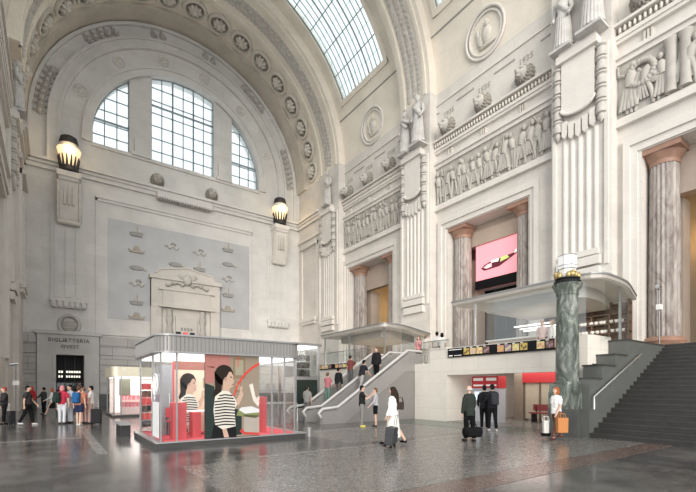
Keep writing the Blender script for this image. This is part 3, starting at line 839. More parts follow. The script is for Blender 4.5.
def pier_ornament(sg, i, ya, yb):
    X = lambda t: AX + sg * (RP - t + (0.6 if sg < 0 else 0))           # t metres proud of the pier
    ym, hw = (ya + yb) / 2, (yb - ya) / 2
    own = wall_right if sg > 0 else wall_left
    d = MB()
    d.box(X(0.0), X(0.5), ym - 1.05, ym + 1.05, 19.35, 19.75); d.box(X(0), X(0.4), ym - 0.95, ym + 0.95, 19.75, 20.0)
    poly = [(ym - 0.85, 19.35), (ym + 0.85, 19.35), (ym + 0.85, 16.9)] + [(ym + 0.85 * math.cos(a), 16.9 - 0.45 * math.sin(a)) for a in [PI * q / 10 for q in range(1, 10)]] + [(ym - 0.85, 16.9)]
    d.prism(poly, 'x', X(0), X(0.3))
    d.tube([(X(0.3), y, z - 0.05) for y, z in poly[2:]], 0.09, 6)
    struct('wall_tablet', d, M_plain, own)
    d = MB()
    for k in range(5):
        y = ym - 0.72 + k * 0.36
        z = 16.25 - 0.28 * math.cos((y - ym) / 0.85 * PI / 2)
        d.box(X(0), X(0.26), y - 0.13, y + 0.13, z - 0.75, z); d.prism([(y - 0.13, z - 0.75), (y + 0.13, z - 0.75), (y, z - 0.9)], 'x', X(0), X(0.26))
    struct('tablet_fringe', d, M_plain, own)
    d = MB()
    for k in range(5):
        y = ym - 0.8 + k * 0.4
        d.lathe([(0.17, 8.9), (0.17, 15.3)], (X(-0.09), y, 0), 12)
    for q in (-1, 1):
        d.box(X(0), X(0.12), ym + q * (hw - 0.12), ym + q * (hw - 0.3), 8.0, 19.3)
    struct('pier_flutes', d, M_plain, own, 40)
    d = MB()
    d.box(X(0), X(0.22), ym - 1.0, ym + 1.0, 8.6, 8.9); d.box(X(0), X(0.34), ym - 1.1, ym + 1.1, 8.05, 8.5); d.box(X(0), X(0.26), ym - 1.05, ym + 1.05, 7.45, 7.95)
    struct('base_bracket', d, M_plain, own)
    PL = PN[i] if sg > 0 else 'by the ticket-hall door'
    for q in (-1, 1):
        t = MB()
        for k in range(5):
            z = 18.6 - k * 0.72
            t.lathe([(0.10, -0.05), (0.27, 0.02), (0.25, 0.3), (0.20, 0.5), (0.28, 0.56), (0.28, 0.64), (0.08, 0.66)], (X(0.12), ym + q * 1.12, z), 10)
        t.lathe([(0.02, -0.35), (0.2, -0.1), (0.16, 0.05), (0.02, 0.1)], (X(0.12), ym + q * 1.12, 15.65), 8)
        o = t.build('bell_drop', M_carve_grey, smooth=50)
        side = 'edge nearer the end wall' if q > 0 else 'outer edge'
        tag(o, 'stone bell string on the pier %s, %s' % (PL, side), 'bell drop', 'bell drops on the piers')
    # figures
    rz = -PI / 2 if sg > 0 else PI / 2
    if i == 0:
        statue((X(0.35), ym - 0.4, 20.1), rz, 'draped stone statue standing high on the pier %s' % PL, 3.4, 3 + sg, 'statues on the piers')
    else:
        for q, s_ in ((0.75, 2), (-0.8, 5)):
            statue((X(0.3 if q > 0 else 0.42), ym + q, 20.1), rz, 'draped statue high on the pier %s, %s' % (PL, 'nearer the end wall' if q > 0 else 'farther from the end wall'), 3.3 if q > 0 else 3.75, s_ + i, 'statues on the piers')
for i, (ya, yb) in enumerate(PIERS): pier_ornament(1, i, ya, yb)
pier_ornament(-1, 0, *PIERS[0])

# ---- end wall: portal, cartouche, sconce pilasters, emblems
pt = thing('carved_portal', 'pale stone portal with gabled top and carved arms on the grey wall panel', 'portal', (10.7, YB, 0))
d = MB()
d.box(-3.2, -2.3, -0.5, 0, 0, 12.0); d.box(2.3, 3.2, -0.5, 0, 0, 12.0); d.box(-3.2, 3.2, -0.55, 0, 9.3, 12.0)
d.box(-3.35, 3.35, -0.75, 0, 11.9, 12.25); d.prism([(-2.9, 12.25), (2.9, 12.25), (2.4, 12.75), (0, 13.2), (-2.4, 12.75)], 'y', -0.6, 0)
d.tube([(-2.8, -0.6, 12.4), (-2.4, -0.6, 12.8), (0, -0.6, 13.25), (2.4, -0.6, 12.8), (2.8, -0.6, 12.4)], 0.1, 6)
M_portal = stone('warm_portal_stone', (0.72, 0.68, 0.625), (0.5, 0.45, 0.4), bw=2.5, bh=1.2, joint=0.25, mott=0.18)
part('portal_frame', d, M_portal, pt)
part('portal_lintel', MB().box(-2.2, 2.2, -0.68, -0.5, 9.5, 10.9).box(-2.6, 2.6, -0.8, -0.5, 10.9, 11.1).box(-2.6, 2.6, -0.72, -0.5, 9.3, 9.5), M_portal, pt)
part('portal_panel', MB().box(-2.3, 2.3, -0.15, 0, 0, 9.3).box(-1.0, 1.0, -0.4, -0.15, 3, 8.6), M_portal, pt)
for q in (-1.55, 1.55): part('portal_drop', MB().lathe([(0.05, 5.6), (0.3, 5.9), (0.22, 6.6), (0.32, 7.0), (0.22, 7.7), (0.34, 8.2), (0.25, 8.9), (0.3, 9.2)], (q, -0.25, 0), 10), M_carve_grey, pt, 50)
cr = MB()
for q in (-1, 1):
    for k in range(6): cr.ell((q * (0.45 + 0.28 * k), -0.72, 11.55 + 0.16 * math.sin(k * 0.9)), (0.22, 0.14, 0.13), 7, 5, Matrix.Rotation(q * 0.5 * (-1) ** k, 3, 'Y'))
    cr.ell((q * 0.6, -0.7, 12.3), (0.35, 0.14, 0.22), 8, 5, Matrix.Rotation(-q * 0.6, 3, 'Y'))
cr.ell((0, -0.75, 12.1), (0.42, 0.2, 0.55), 10, 7)
part('carved_arms', cr, M_carve_grey, pt, 60)
d = MB()
for k in range(4): d.box(-0.55 + k * 0.3, -0.36 + k * 0.3, -0.43, -0.4, 7.2, 7.5); d.box(-0.5 + k * 0.25, -0.33 + k * 0.25, -0.43, -0.4, 6.4, 6.65)
part('inscription', d, M_joint, pt)
ct = thing('carved_cartouche', 'round carved cartouche over the ticket-hall door lettering', 'cartouche', (1.2, YB, 7.0))
part('cartouche_rim', MB().tube([(0.72 * math.cos(2 * PI * i / 24), -0.1, 0.78 * math.sin(2 * PI * i / 24)) for i in range(24)], 0.14, 7, True), M_carve_grey, ct, 60)
d = MB().ell((0, -0.1, 0), (0.55, 0.16, 0.6), 14, 8)
for k in range(3): d.box(-0.4, 0.4, -0.3, -0.1, -0.3 + k * 0.26, -0.2 + k * 0.26)
part('cartouche_shield', d, M_carve_grey, ct, 60)

for xs, lab in ((1.15, 'above the ticket-hall door'), (20.55, 'at the end nearer the escalators')):
    p = MB()
    for q in (-0.75, 0, 0.75): p.box(xs + q - 0.24, xs + q + 0.24, YB - 0.2, YB, 9.3, 17)
    p.box(xs - 1.25, xs + 1.25, YB - 0.12, YB, 9.2, 18.1)
    struct('pilaster', p, M_back, wall_back)
    p = MB(); p.box(xs - 1.3, xs + 1.3, YB - 0.45, YB, 8.9, 9.2)
    for k in range(6): p.lathe([(0.12, 8.4), (0.2, 8.5), (0.2, 8.9)], (xs - 1.05 + k * 0.42, YB - 0.28, 0), 8)
    p.box(xs - 1.2, xs + 1.2, YB - 0.3, YB, 8.4, 8.9)
    struct('pilaster_bracket', p, M_back, wall_back)
    t = thing('stone_corbel', 'scrolled stone corbel under the lit wall lamp %s' % lab, 'corbel', (xs, YB, 15.55), 0, 'corbels under the wall lamps')
    prof = [(0, 0), (-0.35, 0.0), (-0.55, 0.3), (-0.75, 0.9), (-0.95, 2.2), (-1.05, 3.2), (-1.2, 3.3), (-1.2, 4.0), (0, 4.0)]
    part('corbel_body', MB().prism(prof, 'x', -0.72, 0.72), M_plain, t)
    d = MB()
    for q in (-1, 1): d.tube([(q * 0.75, y - 0.03, z) for y, z in prof[1:6]], 0.12, 6)
    for q in (-0.3, 0, 0.3): d.box(q - 0.05, q + 0.05, -1.12, -0.7, 1.3, 2.9)
    part('corbel_ribs', d, M_carve, t, 50)
    part('corbel_cap', MB().box(-0.85, 0.85, -1.3, 0, 3.55, 4.0), M_plain, t)
    part('corbel_scroll', MB().tube([(-0.78, -0.4, 0.0), (0.78, -0.4, 0.0)], 0.2, 10), M_carve, t, 50)
    w = thing('wall_lamp', 'lit wall lamp with ribbed glass bowl and dark cap %s' % lab, 'wall lamp', (xs, YB - 0.72, 19.55), 0, 'wall lamps on the end wall')
    part('lamp_base', MB().lathe([(0.5, 0.0), (0.72, 0.1), (0.66, 0.5), (0.6, 0.55)], n=16), M_iron, w, 40)
    for k in range(14):
        a = 2 * PI * k / 14
        part('lamp_rib', MB().tube([(0.60 * math.cos(a), 0.60 * math.sin(a), 0.5), (0.76 * math.cos(a), 0.76 * math.sin(a), 1.35)], [0.10, 0.05], 5), M_iron, w)
    part('lamp_glass', MB().lathe([(0.52, 0.5), (0.60, 0.9), (0.72, 1.4), (0.88, 1.95), (0.86, 2.0), (0.3, 2.02)], n=20), M_lampwarm, w, 40)
    part('lamp_rim', MB().lathe([(0.78, 2.0), (0.8, 2.1), (0.7, 2.35), (0.6, 2.4)], n=20), M_carve, w, 40)
    part('lamp_cap', MB().lathe([(0.66, 2.35), (0.7, 2.5), (0.6, 2.95), (0.35, 3.1), (0.05, 3.12)], n=20), M_iron, w, 40)
    pl = bpy.data.objects.new('lamp_glow', bpy.data.lights.new('lamp_glow', 'POINT')); C.objects.link(pl)
    pl.data.energy = 60; pl.data.color = (1, 0.74, 0.42); pl.data.shadow_soft_size = 0.5
    pl.parent = w; pl.location = (0, -1.15, 1.7)

M_em = mat('grey_mosaic_emblem', (0.50, 0.48, 0.45), 0.7, noise=0.3, scale=3)
M_emd = mat('dark_mosaic_emblem', (0.31, 0.305, 0.295), 0.7, noise=0.3, scale=3)
M_emg = mat('ochre_mosaic_emblem', (0.40, 0.355, 0.30), 0.7, noise=0.3, scale=3)
def emblem(x, z, k, lab):
    o = MB(); q = MB()
    if k % 4 == 0:     # sailing ship
        o.prism([(-0.6, 0), (0.6, 0.05), (0.45, -0.3), (-0.45, -0.3)], 'y', -0.14, 0)
        q.prism([(-0.35, 0.05), (0.0, 0.75), (0.0, 0.05)], 'y', -0.1, 0).prism([(0.06, 0.05), (0.06, 0.6), (0.42, 0.1)], 'y', -0.1, 0)
    elif k % 4 == 1:   # galley
        o.prism([(-0.7, 0.1), (-0.6, -0.2), (0.6, -0.2), (0.75, 0.15), (0.5, 0.0), (-0.5, 0.0)], 'y', -0.14, 0)
        q.prism([(-0.3, 0.03), (0.3, 0.03), (0.2, 0.4), (-0.2, 0.4)], 'y', -0.1, 0)
    elif k % 4 == 2:   # fish
        o.prism([(0.6 * math.cos(2 * PI * i / 14), 0.2 * math.sin(2 * PI * i / 14)) for i in range(14)], 'y', -0.14, 0)
        q.prism([(0.5, 0), (0.85, 0.25), (0.85, -0.25)], 'y', -0.12, 0)
    else:              # wave scroll
        o.tube([(-0.6 + 0.1 * i, -0.06, 0.14 * math.sin(i * 1.1)) for i in range(13)], 0.1, 6)
        q.ell((0.15, -0.05, 0.3), (0.25, 0.1, 0.17), 8, 5)
    t = thing('mosaic_emblem', lab, 'emblem', (x, YB - 0.05, z), 0, 'emblems on the grey wall panel')
    part('emblem_body', o, [M_emd, M_emg, M_emd, M_em][k % 4], t); part('emblem_detail', q, [M_em, M_emg, M_em, M_emd][k % 4], t)
zz1 = [15.9, 14.3, 12.7, 11.2, 9.6, 8.2]
for k, z in enumerate(zz1):
    emblem(6.35, z, k, 'small emblem on the grey panel, %s down the row nearer the ticket-hall door' % ORD[k])
    if k < 5: emblem(14.9, z + 0.2, k + (k > 0), 'small emblem on the grey panel, %s down the row nearer the escalators' % ORD[k])
for k, (x, z) in enumerate(((9.4, 15.2), (12.0, 15.1), (9.7, 13.6), (12.0, 13.6))):
    emblem(x, z, (3, 3, 2, 0)[k], 'small carved emblem above the gabled portal, %s' % ('upper one nearer the ticket-hall door', 'upper one nearer the escalators', 'lower one nearer the ticket-hall door', 'lower one nearer the escalators')[k])

# ---- galleries behind the openings, columns
for i, yc in enumerate(BAYS):
    ya, yb = yc - 6.1, yc + 6.1
    g = MB()
    xb = (31.5, 27.0, 30.0)[i]
    g.box(XW + 1.3, xb + 0.4, ya, ya + 0.3, 0, 14); g.box(XW + 1.3, xb + 0.4, yb - 0.3, yb, 0, 14)
    if i == 1:
        g.box(xb, xb + 0.4, ya, yb, 9.0, 14); g.box(xb, xb + 0.4, ya, 13.5, 3.5, 9); g.box(xb, xb + 0.4, 21.5, yb, 3.5, 9)
    else: g.box(xb, xb + 0.4, ya, yb, 3.0, 14)
    nm = 'wall_gallery_%d' % (i + 1)
    gw = struct(nm, g, (M_warmwall, M_tan, M_warmwall)[i])
    struct('gallery_ceiling', MB().box(XW + 1.3, xb, ya + 0.3, yb - 0.3, 13.42, 13.8), M_tan, gw)
    struct('gallery_floor', MB().box(XW + 1.3, xb, ya + 0.3, yb - 0.3, 2.9, 3.5), M_tan, gw)
    lt = MB(); lt.box(XW + 1.32, XW + 1.9, ya + 0.3, yb - 0.3, 11.98 if i == 1 else 11.2, 13.4)
    lt.tube([(XW + 1.3, yc - 1.9, 11.9 + 0.25), (XW + 1.3, yc - 2.2, 12.3)], 0.07, 6)
    struct('gallery_lintel', lt, M_tan, gw)
    li = bpy.data.objects.new('gallery_light', bpy.data.lights.new('gallery_light', 'AREA')); C.objects.link(li)
    li.data.energy = (110, 12, 28)[i]; li.data.size = 4; li.data.color = (1, 0.90, 0.74) if i != 1 else (1, 0.85, 0.72)
    li.location = (xb - 2.0 if i != 1 else 25.7, yc, 13.2)
    li.rotation_euler = (0, R(-20), 0)
def column(x, y, lab, z0=3.5, z1=13.4, r=0.67):
    t = thing('fluted_column', lab, 'column', (x, y, z0), 0, 'marble columns in the wall openings', 'thing')
    h = z1 - z0
    part('column_base', MB().box(-0.85, 0.85, -0.85, 0.85, 0, 0.35).lathe([(0.84, 0.35), (0.9, 0.45), (0.84, 0.6), (0.75, 0.66)], n=28), M_capital, t, 40)
    part('column_shaft', MB().lathe([(r, 0.62), (r * 0.99, 3.0), (r * 0.9, h - 0.75)], n=80, flute=0.07, nf=20), M_column, t, 25)
    part('column_capital', MB().lathe([(r * 0.93, h - 0.8), (r * 0.96, h - 0.7), (r * 0.94, h - 0.6), (r * 1.1, h - 0.45), (r * 1.28, h - 0.26)], n=28).box(-0.9, 0.9, -0.9, 0.9, h - 0.26, h), M_capital, t, 40)
    return t
for i, yc in enumerate(BAYS):
    where = ['in the opening behind the escalator canopy', 'beside the pink screen', 'at the top of the grand staircase'][i]
    for q in (2.55, -2.55):
        if i == 2 and q < 0: continue
        column(24.75, yc + q, 'fluted marble column %s' % where + (', nearer the end wall' if q > 0 and i < 2 else ', farther from the end wall' if i < 2 else ''))
# small square piers behind columns
for i, yc in enumerate(BAYS):
    for q in (2.55, -2.55):
        if i == 2 and q < 0: continue
        o = MB().box(25.7, 26.7, yc + q - 0.5, yc + q + 0.5, 3.5, 11.2).build('square_pier', M_tan)
        tag(o, 'tan square pier behind the column %s%s' % (['above the escalators', 'beside the pink screen', 'at the top of the grand staircase'][i], '' if i == 2 else ', nearer the end wall' if q > 0 else ', farther from the end wall'), 'pier', 'square piers behind the columns')

# gallery wall lamps
for x, y, z, lab in ((30.9, 33.2, 10.4, 'orange lit lantern on the ochre wall of the opening above the escalators'), (29.6, 6.95, 9.9, 'orange lit lantern on the ochre wall above the grand staircase')):
    w = thing('gallery_lantern', lab, 'wall lamp', (x, y, z), 0, 'lanterns in the wall openings')
    M_am = M_lampwarm
    part('lantern_glass', MB().lathe([(0.28, -0.6), (0.34, 0.0), (0.34, 0.8), (0.28, 0.9)], n=8), M_am, w)
    d = MB().lathe([(0.05, -1.7), (0.2, -1.3), (0.36, -0.7), (0.3, -0.6)], n=8).lathe([(0.4, 0.9), (0.34, 1.1), (0.2, 1.5), (0.03, 1.8)], n=8)
    d.tube([(0, 0, -0.9), (0.5, 0, -1.0)], 0.06, 6)
    part('lantern_bracket', d, mat('copper_bracket', (0.45, 0.20, 0.08), 0.4, 0.7), w, 40)
    pl = bpy.data.objects.new('lamp_glow', bpy.data.lights.new('lamp_glow', 'POINT')); C.objects.link(pl)
    pl.data.energy = 60; pl.data.color = (1, 0.62, 0.25); pl.data.shadow_soft_size = 0.35; pl.parent = w; pl.location = (-0.6, 0, 0.2)

# ------------------------------------------------------------------ mezzanine block in front of the side wall
MX = 15.8
MY0, MY1, MZ = 7.2, 27.0, 2.95
OY0, OY1, OZ = 7.9, 13.78, 2.28
b = MB()
b.box(MX, MX + 0.35, OY1, 14.9, 0, 3.6); b.box(MX, MX + 0.35, 14.9, 16.0, 0, MZ - 0.03); b.box(MX, MX + 0.35, OY0, OY1, OZ, 3.6); b.box(MX, MX + 0.35, MY0, OY0, 0, 3.6)
b.box(MX, MX + 0.35, 20.0, MY1, 0, 3.3)
b.box(MX + 0.35, XW - 0.05, MY0, MY1, 2.55, MZ); b.box(MX + 0.0, MX + 0.35, 16.0, 20.0, 2.55, MZ)
b.box(MX + 0.35, XW - 0.05, OY1, OY1 + 0.3, 0, 2.55); b.box(MX + 0.35, XW, MY1 - 0.3, MY1, 0, 2.55)
b.box(MX + 0.35, MX + 1.9, MY0, MY0 + 0.4, MZ, 3.62)
mez = struct('wall_mezzanine', b, M_traver)
M_passwall = stone('passage_wall_panels', (0.62, 0.59, 0.55), (0.35, 0.33, 0.3), bw=1.2, bh=2.4, joint=0.4)
b = MB(); b.box(21.8, 22.1, MY0, OY1, 0, 2.55); b.box(MX + 0.35, 21.8, MY0 + 0.4, MY0 + 0.6, 0, 2.55)
struct('passage_wall', b, M_passwall, mez)
struct('passage_floor', MB().box(MX, 21.8, MY0 + 0.6, OY1, -0.02, 0.02), M_lightband, mez)
d = MB()
for x in (17.2, 19.2, 21.0):
    d.box(x - 0.15, x + 0.15, OY0 + 0.5, OY1 - 0.5, 2.5, 2.56)
struct('passage_light_strip', d, M_ceil_lit, mez)
struct('mezzanine_wall_cap', MB().box(MX - 0.05, MX + 0.4, OY1, 14.9, 3.6, 3.66), M_plain, mez)

def display(x, ya, yb, z0, z1, label, tiles, txt=None):
    t = thing('display_band', label, 'display', (x, (ya + yb) / 2, z0), -PI / 2, 'black display bands on the mezzanine')
    w = (yb - ya); h = z1 - z0
    part('display_casing', MB().box(-w / 2, w / 2, -0.09, 0, 0, h), M_black, t)
    rn = random.Random(3)
    cols = [(0.55, 0.42, 0.10), (0.62, 0.50, 0.30), (0.70, 0.60, 0.28), (0.16, 0.08, 0.05), (0.66, 0.38, 0.33), (0.62, 0.30, 0.20), (0.30, 0.22, 0.26), (0.60, 0.48, 0.24)]
    mats = [scr('food_picture_%d' % i, tuple(v * 0.7 for v in c), 0.3) for i, c in enumerate(cols)] if not display_mats else display_mats
    display_mats[:] = mats
    x0 = -w / 2 + 0.95 if txt else -w / 2 + 0.1
    n = tiles; tw = (w / 2 - 0.06 - x0) / n
    for k in range(n):
        a = x0 + k * tw
        if k % 5 == 4: continue
        p = part('food_picture', MB().box(a + 0.02, a + tw * 0.92, -0.1, -0.09, h * 0.18, h * 0.84), mats[k % 8], t)
        m2 = MB(); 
        for j in range(3): m2.ell((a + tw * (0.25 + 0.25 * j), -0.1, h * (0.36 + 0.12 * ((k + j) % 3))), (tw * 0.13, 0.015, h * 0.16), 8, 5)
        local(m2.build('food_motif', mats[(k + 3) % 8]), p)
        part('caption_line', MB().box(a + tw * 0.05, a + tw * 0.4, -0.1, -0.09, h * 0.88, h * 0.95), M_lampwhite, t)
    if txt:
        part('caption_line', MB().box(-w / 2 + 0.08, -w / 2 + 0.85, -0.1, -0.09, h * 0.78, h * 0.86), M_lampwhite, t)
        part('caption_line', MB().box(-w / 2 + 0.08, -w / 2 + 0.3, -0.1, -0.09, h * 0.12, h * 0.24), M_lampwhite, t)
        part('caption_line', MB().box(-w / 2 + 0.4, -w / 2 + 0.85, -0.1, -0.09, h * 0.14, h * 0.2), M_lampwhite, t)
    return t
display_mats = []
display(MX, 7.6, 13.65, 3.13, 3.56, 'long black display band with food pictures over the passage opening', 14, True)
display(MX, 21.3, 25.8, 2.95, 3.3, 'black display band with food pictures behind the escalators', 10)

# glass parapets and canopies of the mezzanine
def round_poly(pts):
    """(x, y, r) corners, each rounded by r"""
    out = []; n = len(pts)
    for i, (x, y, r) in enumerate(pts):
        p = Vector((x, y)); a = (Vector(pts[i - 1][:2]) - p); c = (Vector(pts[(i + 1) % n][:2]) - p)
        a = a.normalized() * r; c = c.normalized() * r
        for k in range(7):
            u = k / 6; q = (p + a) * (1 - u) ** 2 + p * 2 * u * (1 - u) + (p + c) * u ** 2
            out.append((q.x, q.y))
    return out
def canopy(label, pts, z, posts, glass_sides):
    x0, y0 = min(p[0] for p in pts), min(p[1] for p in pts)
    t = thing('glass_canopy', label, 'canopy', (x0, y0, MZ), 0, 'canopies on the mezzanine')
    ring = round_poly(pts)
    mx_ = sum(p[0] for p in ring) / len(ring); my_ = sum(p[1] for p in ring) / len(ring)
    sc_ = lambda f: [((x - mx_) * f + mx_, (y - my_) * f + my_) for x, y in ring]
    attach(MB().prism(ring, 'z', z - 0.17, z - 0.03).build('canopy_edge', M_canedge), t)
    attach(MB().prism(sc_(1.012), 'z', z - 0.03, z + 0.03).build('canopy_top', M_frame), t)
    attach(MB().prism(sc_(0.985), 'z', z - 0.19, z - 0.17).build('faint_glow_soffit', M_soft), t)
    attach(MB().prism(sc_(0.66), 'z', z - 0.6, z - 0.19).build('soffit_bulkhead', M_canedge), t)
    for x, y in posts:
        attach(MB().box(x - 0.04, x + 0.04, y - 0.04, y + 0.04, MZ, z - 0.18).build('canopy_post', M_steel), t)
    for (xa, ya, xb, yb, za, zb) in glass_sides:
        dx, dy = xb - xa, yb - ya; l_ = math.hypot(dx, dy); nx, ny = -dy / l_ * 0.008, dx / l_ * 0.008
        attach(MB().prism([(xa - nx, ya - ny), (xb - nx, yb - ny), (xb + nx, yb + ny), (xa + nx, ya + ny)], 'z', za, zb).build('glass_panel', M_glass), t)
    return t
M_canedge = mat('beige_metal_canopy_edge', (0.45, 0.42, 0.38), 0.5, 0.2, noise=0.08)
M_soft = mat('faint_glow_canopy_beige', (0.66, 0.61, 0.54), 0.5, emit=0.04, ecol=(1.0, 0.94, 0.85), noise=0.03)  # beige underside, no lamp; a faint glow is added to its colour
canopy('long glass-walled canopy above the passage opening, rounded corner behind the lantern column',
       [(MX - 0.1, 13.4, 0.05), (MX - 0.1, 6.75, 0.75), (18.0, 6.75, 1.0), (21.4, 7.65, 0.2), (21.4, 13.4, 0.05)], 5.78,
       [(MX + 0.1, 12.2), (MX + 0.15, 8.2), (18.0, 7.0), (21.1, 7.8), (21.2, 13.2)],
       [(MX + 0.12, 7.3, MX + 0.12, 12.2, 3.66, 5.58), (16.6, 6.95, 18.0, 6.95, 3.45, 5.58), (18.0, 6.95, 21.1, 7.75, 3.45, 5.58)])
canopy('glass canopy over the head of the escalators',
       [(15.0, 24.2, 0.05), (14.75, 17.35, 0.5), (16.2, 17.35, 0.6), (20.3, 19.1, 0.1), (20.3, 24.2, 0.05)], 5.22,
       [(15.1, 21.0), (15.15, 23.9), (15.3, 17.9), (19.9, 19.2)],
       [(15.05, 20.4, 15.1, 24.0, 3.3, 5.03), (16.4, 17.65, 19.9, 19.15, 2.95, 5.03)])
li = bpy.data.objects.new('canopy_light', bpy.data.lights.new('canopy_light', 'AREA')); C.objects.link(li)
li.data.energy = 45; li.data.size = 3; li.location = (18.6, 10, 5.1); li.data.color = (1, 0.93, 0.82)
li = bpy.data.objects.new('canopy_light', bpy.data.lights.new('canopy_light', 'AREA')); C.objects.link(li)
li.data.energy = 45; li.data.size = 3; li.location = (17.6, 20.6, 4.55); li.data.color = (1, 0.93, 0.82)
li = bpy.data.objects.new('passage_light', bpy.data.lights.new('passage_light', 'AREA')); C.objects.link(li)
li.data.energy = 45; li.data.size = 3; li.location = (18.8, 10.9, 2.45); li.data.color = (1, 0.94, 0.86)

# shelf units on the mezzanine
su = thing('shelf_unit', 'dark wooden shelf unit with white crockery under the long canopy', 'shelf', (20.7, 9.9, MZ), -PI / 2)
M_wood = mat('dark_walnut', (0.13, 0.08, 0.055), 0.5, noise=0.3, scale=4)
part('shelf_back', MB().box(-1.6, 2.25, 0.2, 0.25, 0, 2.55), mat('brown_back_panel', (0.22, 0.15, 0.11), 0.6, noise=0.25), su)
for k in range(6): part('shelf_upright', MB().box(-1.6 + k * 0.76, -1.55 + k * 0.76, -0.15, 0.2, 0, 2.6), M_wood, su)
for k in range(5): part('shelf_board', MB().box(-1.6, 2.25, -0.15, 0.2, 0.75 + k * 0.42, 0.8 + k * 0.42), M_wood, su)
M_china = mat('white_china', (0.85, 0.83, 0.8), 0.3, noise=0.03)
cup = None; ci = 0
for r_ in range(2):
    for k in range(16):
        y = 8.6 + 0.21 * k + 0.05 * r_ + (0.08 if k % 4 == 3 else 0)
        loc = (20.6, y - 0.9 + 0.2, MZ + 0.8 + 0.42 * (1 + r_))
        lab = 'small white cup on the dark shelf unit, %s row' % ('upper', 'lower')[1 - r_]
        if cup is None:
            cup = thing('cup', lab, 'cup', loc, 0, 'white cups on the shelf unit, lower row')
            part('cup_body', MB().lathe([(0.045, 0), (0.075, 0.05), (0.085, 0.13), (0.075, 0.13), (0.06, 0.05)], n=12), M_china, cup, 50)
            part('cup_handle', MB().tube([(0.08, 0, 0.10), (0.12, 0, 0.08), (0.11, 0, 0.05), (0.07, 0, 0.04)], 0.012, 5), M_china, cup)
        else: dup(cup, loc, 0.3 * k, lab, 'white cups on the shelf unit, %s row' % ('lower', 'upper')[r_])
bc = thing('bar_counter', 'pale bar counter under the long canopy', 'counter', (18.0, 11.2, MZ), -PI / 2)
part('counter_body', MB().box(-1.6, 1.6, -0.3, 0.3, 0, 1.0), M_tan, bc); part('counter_top', MB().box(-1.7, 1.7, -0.38, 0.38, 1.0, 1.06), M_white, bc)
# hanging light bars seen under the canopy
for k, (x, y) in enumerate(((19.2, 12.3), (20.2, 12.6), (21.0, 12.9))):
    o = MB().box(x - 0.05, x + 0.05, y - 1.9, y, 4.72, 4.78).build('light_bar', M_ceil_lit)
    tag(o, 'slim lit ceiling bar behind the canopy glass, %s from the hall' % ORD[k], 'light', 'light bars under the long canopy')
# pink screen in the middle opening
sg_ = thing('advertising_screen', 'large pink screen showing a dark slender eyewear shape between two marble columns', 'screen', (25.35, 17.5, 9.4), -PI / 2)
w = 1.78
part('screen_picture', MB().box(-w, w, -0.1, 0, 0, 2.55), scr('pink_screen', (0.90, 0.29, 0.33), 0.55), sg_)
part('screen_base', MB().box(-w, w, -0.2, 0, -0.6, 0), M_black, sg_)
def flat(m_, polys, name, parent, y=-0.11):
    d = MB()
    for p in polys: d.prism([(a * 0.86, b_ - 0.1) for a, b_ in p], 'y', y - 0.012, y)
    return part(name, d, m_, parent)
flat(scr('dark_maroon_ink', (0.10, 0.015, 0.03), 0.3), [[(-1.55, 0.95), (-1.2, 0.75), (0.2, 0.80), (1.3, 1.2), (2.05, 1.5), (2.05, 1.75), (1.5, 1.45), (0.6, 1.40), (-0.6, 1.3), (-1.2, 1.15)]], 'picture_shape', sg_)
flat(scr('pale_pink_ink', (0.85, 0.55, 0.58), 0.4), [[(-1.3, 0.98), (-1.0, 0.86), (-0.5, 0.9), (-0.5, 1.18), (-0.9, 1.14)]], 'picture_shape', sg_, -0.125)
flat(scr('white_ink', (0.9, 0.9, 0.86), 0.4), [[(-0.5, 1.18), (-0.6, 1.32), (0.2, 1.36), (0.1, 1.15)]], 'picture_shape', sg_, -0.125)
flat(scr('white_ink', (0.9, 0.9, 0.86), 0.4), [[(1.55, 1.4), (1.62, 1.62), (1.95, 1.7), (1.8, 1.45)]], 'picture_shape', sg_, -0.125)
flat(scr('lime_ink', (0.55, 0.65, 0.2), 0.4), [[(0.3, 1.08), (0.35, 1.38), (0.95, 1.42), (1.1, 1.22)]], 'picture_shape', sg_, -0.125)
# glazed wall below the screen
gl = MB(); gl.box(26.9, 26.95, 13.6, 21.4, 3.5, 9.0)
struct('gallery_glazing', gl, glass('smoky_glass', (0.35, 0.36, 0.37), 0.12), wall_right)
b = MB(); b.box(29.5, 29.9, 12.0, 24.0, 3.5, 9.6); b.box(26.5, 29.9, 12, 24, 9.0, 9.3)
struct('gallery_inner_wall', b, mat('grey_inner_wall', (0.35, 0.34, 0.33), 0.7), wall_right)
for k, y in enumerate((18.6, 16.9)):
    o = MB().lathe([(0.02, -0.06), (0.34, -0.05), (0.34, 0), (0.02, 0.0)], (28.0, y, 8.98), 18).build('ceiling_spot', M_ceil_lit, smooth=40)
    tag(o, 'round white ceiling light below the pink screen, %s' % ('nearer the end wall', 'farther from the end wall')[k], 'light', 'ceiling lights below the pink screen')

